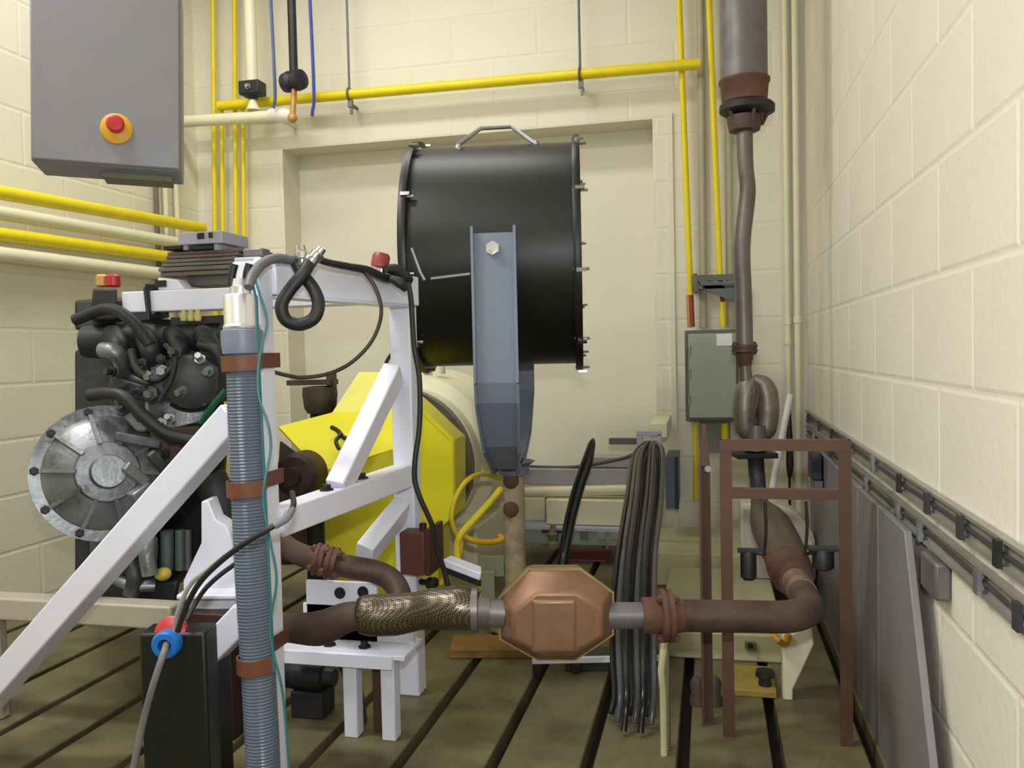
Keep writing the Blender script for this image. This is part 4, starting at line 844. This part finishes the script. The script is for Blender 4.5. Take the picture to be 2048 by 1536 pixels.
for x0, x1, lab in ((1402, 1407, 'grey-cream conduit on the wall between the two yellow risers'), (1456, 1460, 'grey-cream conduit on the wall right of the yellow risers')):
    a, c = PY(x0, 153, YB-.025), PY(x1, 655, YB-.025); d = c-a
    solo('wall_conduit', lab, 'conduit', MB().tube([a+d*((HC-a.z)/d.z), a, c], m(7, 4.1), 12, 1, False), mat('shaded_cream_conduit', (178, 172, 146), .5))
sa, sc_ = PY(1392, 556, YB-.12), PY(1474, 556, YB-.12)
t = Thing('strut_bracket', 'dark grey strut bracket carrying the yellow risers above the box', 'bracket', sa)
stm = mat('dark_strut', (92, 96, 92), .5, .4, var=.2)
t.part('strut_bar', MB().span((sa.x, sa.y, sa.z-.015), (sc_.x, sa.y+.03, sa.z+.012)), stm)
t.part('strut_bar', MB().span((sa.x+.01, sa.y, sa.z-.05), (sc_.x, sa.y+.03, sa.z-.035)), stm)
t.part('strut_end', MB().span((sa.x-.012, sa.y-.004, sa.z-.06), (sa.x+.006, YB-.001, sa.z+.02)), stm)
t.part('strut_gusset', MB().prism([PY(x, y, YB-.12) for x, y in ((1398, 562), (1470, 564), (1472, 606), (1440, 592), (1406, 578))], Y*.012), mat('dark_strut', (92, 96, 92)))
by0, by1 = YB-.17, YB-.002
b0, b1_ = PY(1369, 661, by0), PY(1478, 842, by0)
t = Thing('green_grey_junction_box', 'grey-green wall junction box with a white label under the yellow risers', 'box', ((b0.x+b1_.x)/2, by0, b1_.z))
t.part('box_body', MB().span((b0.x, by0+.012, b1_.z), (b1_.x, by1, b0.z)), mat('dark_green_grey', (88, 92, 84), .5), bev=.004)
d0_, d1_ = PY(1376, 668, by0), PY(1474, 836, by0)
dd = t.part('box_door', MB().span((d0_.x, by0, d1_.z), (d1_.x, by0+.012, d0_.z)), green, bev=.004)
q0, q1 = PY(1433, 668, by0), PY(1464, 691, by0); t.part('label_plate', MB().span((q0.x, by0-.002, q1.z), (q1.x, by0, q0.z)), labelm, under=dd, label='blank white label')
for py in (700, 748, 800):
    q = PY(1379, py, by0); t.part('hinge', MB().cyl(q-Z*.02, q+Z*.02, .006, None, 10), steel, under=dd)
q = PY(1420, 750, by0)
vert(1391, 846, 1391, 1000, 4.6, 'yellow_drop_pipe', 'yellow pipe dropping below the left of the grey-green box', yellowp, yy=YB-.1)
vert(1449, 846, 1450, 905, 7, 'yellow_drop_pipe', 'short yellow pipe under the right of the grey-green box', yellowp, yy=YB-.1)
q0, q1 = PY(1398, 846, YB-.03), PY(1462, 905, YB-.03)
solo('grey_duct_cover', 'grey-green duct cover on the wall under the junction box', 'cover', MB().span((q0.x, YB-.04, q1.z), (q1.x, YB-.002, q0.z)), mat('shade_green', (128, 132, 118), .5))
for i, (px, r_) in enumerate(((1575, 5), (1595, 6))):
    a, c = PY(px-4, 200, YB-.04), PY(px+4, 830, YB-.04)
    t = Thing('corner_conduit', ['cream conduit standing in the corner, left of the pair', 'cream conduit standing in the corner, right of the pair'][i], 'conduit', (c.x, c.y, 0))
    t.part('conduit_tube', MB().tube([(a.x, a.y, HC), (a.x, a.y, 0)], m(r_, 4.2), 12, 1, False), cream)
    for py in ((640, 680) if i == 0 else (637,)): t.part('conduit_coupling', MB().lathe((a.x, a.y, PY(px, py, YB-.04).z-.02), Z, [(0, m(r_+1.5, 4.2)), (.03, m(r_+1.5, 4.2))], 12), cream)
a = PY(1562, 500, YB); struct('trim_1', MB().span((a.x, YB-.018, 0), (XR+.001, YB-.001, HC-.002)), wallr)
# hairline joint on the wall is a thin pilaster edge
a = PY(1340, 600, YB); struct('trim_2', MB().span((a.x, YB-.012, 0), (PY(1350, 600, YB).x, YB-.0005, ro_t+.02)), wallm)

# ================================================================== RIGHT WALL: STRUTS, PANEL, POLES
def rstrut(pa_, pb_, lab, seed):
    a, c = PX(1843, pa_, XR-.03), PX(1843, pb_, XR-.03)
    tt = Thing('wall_strut', lab, 'strut', (XR-.02, 2.6, c.z))
    tt.part('strut_channel', MB().span((XR-.016, .75, a.z-.006), (XR-.003, YB-.06, a.z)).span((XR-.016, .75, c.z), (XR-.003, YB-.06, c.z+.006)).span((XR-.008, .75, c.z+.006), (XR-.003, YB-.06, a.z-.006)), mat('grey_strut', (160, 157, 148), .45, .5, var=.12, scale=12))
    tt.part('strut_cable', MB().tube([Vector((XR-.0125, 3.9-i*.32, (a.z+c.z)/2+rnd.uniform(-.003, .003))) for i in range(11)], .0035, 8, 4), darkgrey)
    y_ = .95+seed
    while y_ < 3.8:
        tt.part('strut_clip', MB().span((XR-.024, y_, c.z+.003), (XR-.0165, y_+.022, a.z-.003)), rnd.choice([darkgrey, iron, steel])); y_ += rnd.uniform(.17, .4)
rstrut(982, 1030, 'upper grey cable strut running along the right wall', 0)
rstrut(1052, 1098, 'lower grey cable strut running along the right wall', .1)
xq = XR-.045
p1, p2 = PX(1808, 1062, xq), PX(1843, 1383, xq)
k = p2.z/(p1.z-p2.z); p3 = p2+(p2-p1)*k
ztop = p1.z
q_far = PX(1650, 1000, xq)
t = Thing('grey_sheet_panel', 'tall grey ribbed sheet panel standing against the right wall under the struts', 'panel', (xq, 2.5, 0))
ys = [p1.y+(3.5-p1.y)*i/6 for i in range(7)]
for i in range(6):
    y0, y1 = ys[i]+.004, ys[i+1]-.004
    if i == 0: pg = [(xq, p3.y, .001), (xq, p1.y, ztop), (xq, y1, ztop), (xq, y1, .001)]
    else: pg = [(xq, y0, .001), (xq, y0, ztop), (xq, y1, ztop), (xq, y1, .001)]
    t.part('sheet', MB().prism(pg, X*(.012 if i % 2 else .015)), panelm, bev=.002)
c = PX(1653, 925, XR-.03); cz = PX(1653, 905, XR-.03).z; cz2 = PX(1653, 957, XR-.03).z
t = Thing('dark_wall_device', 'small dark blue-black device on the right wall behind the hanger frame', 'device', (c.x, c.y, cz2))
t.part('device_case', MB().span((XR-.085, c.y-.05, cz2), (XR-.05, c.y+.06, cz)), mat('blue_black', (44, 44, 62), .5), bev=.005)
t.part('device_base', MB().span((XR-.075, c.y-.06, cz2-.03), (XR-.05, c.y+.07, cz2)), finm)
c = PX(1845, 1140, XR-.03)
solo('grey_wall_socket', 'grey socket box on the right wall near the panel edge', 'socket', MB().span((XR-.03, c.y-.09, c.z-.035), (XR-.001, c.y+.02, c.z+.035)), finm, bev=.006)
z2s, zt_s = PY(1400, 1120, 3.42).z, PY(1440, 1266, 2.62).z
a, c = PY(1580, 790, 3.75), PY(1545, 975, 3.6); d = c-a
solo('white_pole', 'white pole leaning in the corner behind the hanger frame', 'pole', MB().tube([a, c, c+d*((c.z-max(z2s, zt_s+.05)-.004)/-d.z)], m(6, 4), 10, 1, False), mat('white_pole_paint', (230, 228, 226), .4))
a, c = PY(1579, 815, 3.85), PY(1579, 955, 3.85)
solo('dark_brush', 'dark narrow brush hanging upright in the corner beside the white pole', 'brush', MB().tube([a, PY(1579, 880, 3.85), PY(1580, 930, 3.85), c], [m(2, 4), m(6, 4), m(7, 4), m(4, 4)], 10, 6).cyl(c, Vector((c.x, c.y, max(z2s, zt_s+.05))), .006, None, 8), rubber)

# ================================================================== BACK CENTRE: RAILS, TRAY, PLINTHS
def wbar(px0, py0, px1, py1, y_, th): return fbox(px0, py0, px1, py1, y_, th)
xr0, xr1 = 1040, 1290
solo('grey_wall_trunking', 'long grey trunking on the back wall behind the cable bundles', 'trunking', wbar(xr0, 938, xr1, 971, 3.84, .12), mat('lilac_grey_trunking', (168, 166, 172), .4, .2, var=.05), bev=.004)
solo('grey_strut_rail', 'narrow grey rail on the wall directly above the trunking', 'rail', wbar(1180, 914, xr1, 935, 3.88, .1), mat('lilac_grey_trunking', (168, 166, 172)), bev=.003)
solo('dark_cable_run', 'thin dark cable lying along the top of the trunking', 'cable', MB().tube([PY(1020, 930, 3.9), PY(1075, 934, 3.87), PY(1150, 934, 3.86), PY(1240, 918, 3.84), PY(1268, 908, 3.84)], .008, 8, 6), mat('grey_black_sheath', (78, 76, 70), .5))
a, c = PY(1010, 985, 3.8), PY(1275, 979, 3.8)
solo('cream_level_pipe', 'cream pipe running level under the grey trunking', 'pipe', MB().cyl(a, c, m(10, 4), None, 18), cream)
solo('cream_wall_cabinet', 'low cream cabinet against the back wall under the cream pipe', 'cabinet', wbar(1092, 1000, 1262, 1051, 3.75, .24), cream, bev=.006)
solo('shaded_cream_box', 'narrow cream box between the pedestal post and the cream cabinet', 'box', wbar(1040, 996, 1090, 1043, 3.85, .14), cream, bev=.004)
t = Thing('grey_floor_trunking', 'grey green lidded trunking along the foot of the back wall', 'trunking', PY(1150, 1090, 3.7))
gm = mat('green_grey_trunking', (146, 154, 142), .45, .2, var=.06)
t.part('trunking_body', wbar(1030, 1062, 1262, 1090, 3.7, .28), gm, bev=.003)
t.part('trunking_lid', wbar(1028, 1056, 1264, 1062, 3.695, .29), lilac)
for px in (1108, 1160, 1195, 1222): t.part('lid_catch', wbar(px, 1064, px+16, 1078, 3.69, .012), rnd.choice([gm, finm, steel]))
c = PY(1106, 1072, 3.66)
t = Thing('small_valve_cluster', 'small green-grey valve cluster in front of the floor trunking', 'valve', PY(1106, 1095, 3.66))
t.part('valve_body', MB().lathe(c-Z*.05, Z, [(0, .03), (.02, .03), (.03, .02), (.06, .026), (.08, .012), (.1, .012)], 14), olive)
t.part('valve_handle', MB().bar(c-X*.05+Z*.02, c+X*.05+Z*.02, .012, .012), iron)
pb_ = PZ(1180, 1110, 0.0)
solo('red_floor_mat', 'small dull red mat on the bedplate near the back wall', 'mat', MB().span((pb_.x-.1, pb_.y-.12, .0), (pb_.x+.09, pb_.y+.1, .008)), mat('dull_red_mat', (150, 60, 66), .7))
# steps of cream painted plinth at the right
plm = mat('cream_olive_plinth', (186, 182, 144), .5, var=.06, scale=5)
x0 = PZ(1318, 1310, 0).x
zt_ = PY(1440, 1266, 2.62).z
solo('cream_plinth', 'low cream plinth on the bedplate behind the hanger frame', 'plinth', MB().span((x0, 2.62, 0), (PY(1572, 1290, 2.62).x, 3.4, zt_)), plm, bev=.006)
z2 = PY(1400, 1120, 3.42).z
solo('cream_back_step', 'upper cream step between the plinth and the back wall', 'plinth', MB().span((PY(1300, 1120, 3.42).x, 3.42, 0), (XR-.06, YB-.07, max(z2, zt_+.05))), plm, bev=.006)
q = PY(1500, 1300, 2.62)
t = Thing('plinth_clamp', 'small dark clamp lying on the front of the cream plinth', 'clamp', PY(1500, 1290, 2.60)); c = PY(1500, 1290, 2.615)
t.part('clamp_body', MB().box(c, (.03, .012, .02)), olive)
t.part('clamp_screw', bolt(c-Y*.006, -Y, .006, .012), iron)
# cream machine housing behind the tail pipe
hy = 3.27
c = PY(1560, 1100, hy)
t = Thing('cream_pump_housing', 'cream rounded machine housing behind the tail pipe and hanger frame', 'housing', (c.x, hy, zt_))
hx0, hx1 = PY(1482, 1100, hy).x, PY(1632, 1100, hy).x
zb2, zt2 = zt_+.001, PY(1540, 1008, hy).z
arc_ = [Vector((hx0, hy, zb2)), Vector((hx0, hy, zt2))]
wq = hx1-hx0; R_ = wq*.62
for i in range(9):
    a = math.pi/2*(1-i/8); arc_.append(Vector((hx1-R_+R_*math.cos(a), hy, zt2-R_+R_*math.sin(a))))
arc_.append(Vector((hx1, hy, zb2)))
t.part('housing_shell', MB().prism(arc_, Y*.125), cream, bev=.008)
ar2 = [Vector((p.x*.94+(hx0+wq/2)*.06, hy-.012, zb2+.02+(p.z-zb2-.02)*.94)) for p in arc_]
t.part('housing_cover', MB().prism(ar2, Y*.011), mat('pale_lilac_cover', (206, 198, 192), .45), bev=.003)
c = PY(1598, 1330, 2.35)
t = Thing('cream_angled_leg', 'cream angled support leg standing under the elbow of the tail pipe', 'support', (c.x, 2.35, 0))
lg = [PY(x, y, 2.35) for x, y in ((1566, 1275), (1624, 1252), (1628, 1290), (1586, 1380))]
lg.append(Vector((lg[3].x, 2.35, 0))); lg.append(Vector((PY(1566, 1383, 2.35).x, 2.35, 0)))
t.part('leg_plate', MB().prism(lg, Y*.06), cream, bev=.004)
q = PY(1557, 1281, 2.3); t.part('yellow_clip', MB().tube([PY(1548, 1270, 2.34), q, PY(1570, 1288, 2.34), PY(1577, 1268, 2.34)], .009, 10, 5), mat('amber_clip', (220, 166, 40), .4), label='amber clip on the leg')
solo('ochre_floor_plate', 'ochre-stained steel plate on the bedplate at the lower right', 'plate', MB().span((PZ(1468, 1383, .02).x, PZ(1500, 1380, .02).y, .0), (PZ(1545, 1340, .02).x, PZ(1500, 1330, .02).y, .02)), mat('ochre_stain', (150, 130, 56), .6, var=.2, scale=9), bev=.003)
c = PZ(1530, 1352, .045)
solo('round_fitting', 'dark round fitting standing on the ochre plate', 'fitting', MB().lathe((c.x, c.y, .021), Z, [(0, .018), (.02, .016), (.024, .026), (.04, .024)], 16), iron)
for px, lab in ((1395, 'dark round fitting on the floor behind the tapered brown post'), (1428, 'dark round fitting on the floor between the two brown posts')):
    c = PZ(px, 1372, .05); solo('floor_fitting', lab, 'fitting', MB().lathe((c.x, c.y, 0), Z, [(0, .021), (.02, .021), (.03, .017), (.06, .02), (.075, .012)], 18), mat('dark_brown_cast', (78, 66, 52)))
# olive stand under the flange
c = PY(1324, 1330, 2.0)
t = Thing('olive_pipe_stand', 'slim olive stand under the red-rust flange', 'stand', (c.x, 2.0, 0))
t.part('stand_leg', MB().span((PY(1318, 1330, 2.0).x, 2.0, 0), (PY(1338, 1330, 2.0).x, 2.03, PY(1330, 1282, 2.0).z)), olive, bev=.003)
t.part('stand_rod', MB().tube([PY(1330, 1276, 1.98), PY(1322, 1340, 1.98), PY(1326, 1383, 1.98), Vector((PY(1326, 1383, 1.98).x, 1.98, 0))], .008, 8, 1, False), mat('pale_rod', (196, 190, 150), .4))

# ================================================================== CABLE BUNDLES
t = Thing('grey_cable_connector', 'grey clamp frame with cream back box where the black hoses enter', 'connector', PY(1300, 892, 3.5))
t.part('clamp_plate', fbox(1273, 862, 1322, 872, 3.5, .03), lilac, bev=.002); t.part('clamp_plate', fbox(1273, 872, 1284, 895, 3.5, .03), lilac, bev=.002); t.part('clamp_plate', fbox(1314, 868, 1323, 895, 3.5, .03), lilac, bev=.002)
t.part('back_box', fbox(1299, 846, 1334, 876, 3.55, .42), cream, bev=.004)
t.part('side_rail', fbox(1218, 877, 1273, 889, 3.52, .03), mat('dark_strut', (92, 96, 92)))
a = PY(1343, 960, 3.6)
t = Thing('dark_blue_panel', 'small dark blue-black panel box right of the hose bundle', 'box', PY(1342, 1016, 3.7))
t.part('panel_case', fbox(1331, 916, 1356, 1016, 3.7, .29), mat('slate_panel', (86, 98, 122), .4), bev=.003)
t.part('panel_edge', fbox(1350, 914, 1357, 1018, 3.69, .02), rubber)
sheen = mat('glossy_black_hose', (30, 31, 34), .2, var=.15, scale=8)
sheen2 = mat('charcoal_hose', (80, 80, 88), .22, var=.12, scale=8)
n = 8
for i in range(n):
    f_ = i/(n-1)
    xb = 1230+f_*80; xt = 1292+f_*20; j = rnd.uniform(-2, 2)
    k = .05*(i % 3)
    pts = [PY(xt, 884, 3.5-k), PY(1268+f_*56, 905+8*(1-f_), 3.40-k), PY(1262+f_*60-6*(1-f_), 990, 3.10-k), PY(1240+f_*72+j, 1100, 2.75-k), PY(1229+f_*80+j, 1200, 2.5-k), PY(1227+f_*82+j, 1300, 2.32-k), PY(1231+f_*78+j, 1390, 2.2-k)]
    pts.append(Vector((pts[-1].x-.005, pts[-1].y-.04, .012)))
    od = ('first', 'second', 'third', 'fourth', 'fifth', 'sixth', 'seventh', 'eighth', 'ninth')[i]
    solo('black_hose', ('glossy black' if i % 3 != 1 else 'charcoal grey')+' hose in the thick bundle, '+od+' from its left side', 'hose', MB().tube(pts, [m(3.2, 3.5), m(6, 3.4), m(6.3, 3.1), m(6.2, 2.8), m(6.2, 2.5), m(6.3, 2.3), m(6.3, 2.2), m(6.3, 2.2)], 12, 7), sheen if i % 3 != 1 else sheen2, 'hoses in the thick bundle')
hb = Q(1118, 1200, 2.9)
solo('single_black_hose', 'single black hose standing apart, bent over left of the bundle', 'hose', MB().tube([PY(1186, 878, 3.3), PY(1183, 890, 3.28), PY(1172, 930, 3.22), PY(1154, 985, 3.15), PY(1138, 1050, 3.05), PY(1128, 1110, 2.98), PY(1121, 1160, 2.95), Vector((PY(1118, 1190, 2.92).x, 2.92, .003))], [m(3, 3.3), m(8, 3.3), m(12, 3.2), m(12.5, 3.1), m(12, 3), m(11.5, 3), m(11, 3), m(11, 3)], 16, 8), sheen)
# yellow cables by the pedestal post
yl = mat('yellow_cable_sheath', (206, 180, 36), .4, var=.06)
solo('yellow_cable', 'yellow cable in a wide loop left of the fan pedestal', 'cable', MB().tube([Q(1001, 957, 2.83), Q(972, 948, 2.74), Q(940, 956, 2.65), Q(915, 988, 2.62), Q(903, 1030, 2.6), Q(910, 1062, 2.6), Q(922, 1084, 2.6), Q(918, 1118, 2.6)], m(5, 2.7), 10, 8), yl)
solo('yellow_cable', 'yellow cable slanting straight across the yellow loop', 'cable', MB().tube([Q(1001, 978, 2.74), Q(978, 1006, 2.66), Q(945, 1042, 2.58), Q(922, 1068, 2.54), Q(914, 1092, 2.54), Q(915, 1120, 2.54)], m(6.5, 2.7), 10, 8), mat('bright_yellow_sheath', (226, 212, 50), .4))
solo('amber_cable', 'amber yellow cable lying low beside the fan pedestal', 'cable', MB().tube([Q(928, 1072, 2.66), Q(950, 1082, 2.66), Q(985, 1084, 2.7), Q(1004, 1078, 2.72), Q(1000, 1072, 2.74)], m(6, 2.7), 10, 8), mat('amber_sheath', (206, 160, 30), .4))
solo('yellow_cable', 'yellow cable trailing on the floor under the white bar', 'cable', MB().tube([Q(880, 1170, 2.4), Q(905, 1128, 2.42), Q(935, 1148, 2.42), Q(952, 1166, 2.42), Q(962, 1180, 2.42)], m(5, 2.4), 10, 8), yl)
t = Thing('white_slanted_bar', 'white slanted bar with a black underside between brown box and converter', 'bar', Q(925, 1150, 2.3))
a, c = Q(892, 1121, 2.3), Q(968, 1150, 2.26); t.part('bar_body', MB().bar(a, c, .05, .02), white, bev=.003); t.part('bar_strip', MB().bar(a-Z*.018, c-Z*.018, .045, .016), rubber)
c = Q(850, 1092, 2.25)
t = Thing('red_brown_junction_box', 'red-brown junction box on the side of the far white post', 'box', Q(850, 1142, 2.25))
b0, b1_ = PY(822, 1056, 2.19), PY(864, 1140, 2.19)
xb_ = Bx+TW+.002
t.part('box_body', MB().span((xb_-.022, 2.13, b1_.z), (b1_.x, 2.196, b0.z)), brownbox, bev=.003)
t.part('box_side', MB().span((b1_.x, 2.135, b1_.z-.002), (b1_.x+.012, 2.26, b0.z+.008)), mat('darker_brown_side', (74, 42, 38), .5), label='darker brown right side')  # right side in a darker brown than the box body
t.part('box_gland', MB().cyl(((xb_+b1_.x)/2+.01, 2.165, b0.z), ((xb_+b1_.x)/2+.01, 2.165, b0.z+.02), .01, None, 12), rubber)
q = Q(858, 1166, 2.3); t = Thing('black_pin_knob', 'black knob on the far white post below the red-brown box', 'knob', q)
t.part('knob_head', MB().lathe(q, X-Y*.4, [(-.03, .008), (-.005, .008), (0, .016), (.02, .018), (.026, .01)], 16), rubber)
# floor bits under the converter
p = PZ(960, 1306, .0)
solo('ochre_board', 'rust-stained ochre board lying on the bedplate under the flex pipe', 'board', MB().bar((PZ(895, 1302, .015).x, p.y, .015), (PZ(1060, 1306, .015).x, p.y+.05, .015), .14, .03), orange, bev=.004)
p = PZ(1060, 1290, .0)
solo('dark_brown_timber', 'dark brown timber block on the bedplate below the converter', 'block', MB().span((PZ(1064, 1315, 0).x, p.y-.06, .03), (PZ(1128, 1315, 0).x, p.y+.14, .10)).span((PZ(1070, 1315, 0).x, p.y-.04, 0), (PZ(1120, 1315, 0).x, p.y+.1, .03)), mat('dark_timber', (66, 50, 36), .7, var=.2), bev=.004)
wz_ = Q(1200, 1326, 2.15)
t = Thing('dark_floor_cabinet', 'dark low cabinet with a white front rail under the converter', 'cabinet', Q(1180, 1450, 2.2))
a, c = Q(1064, 1318, 2.5), Q(1330, 1322, 2.5)
ax_ = (c-a); ax_.z = 0; L_ = ax_.length; ax_.normalize(); fw = Vector((-ax_.y, ax_.x, 0))
mid = (a+c)/2
t.part('cabinet_rail', MB().box(Vector((mid.x, mid.y, a.z-.009))+fw*.01, (L_, .012, .018), (ax_, fw, Z)), white, bev=.002, label='white front rail')
hh = a.z-.018
t.part('cabinet_body', MB().box(Vector((mid.x, mid.y, hh/2))+fw*.08+ax_*.05, (L_-.1, .13, hh), (ax_, fw, Z)), mat('green_black_cabinet', (38, 42, 36), .5), bev=.003)
for k in range(4): t.part('cabinet_post', MB().box(Vector((a.x, a.y, hh/2))+ax_*(L_*(.03+.3*k))+fw*.002, (.022, .012, hh), (ax_, fw, Z)), iron)
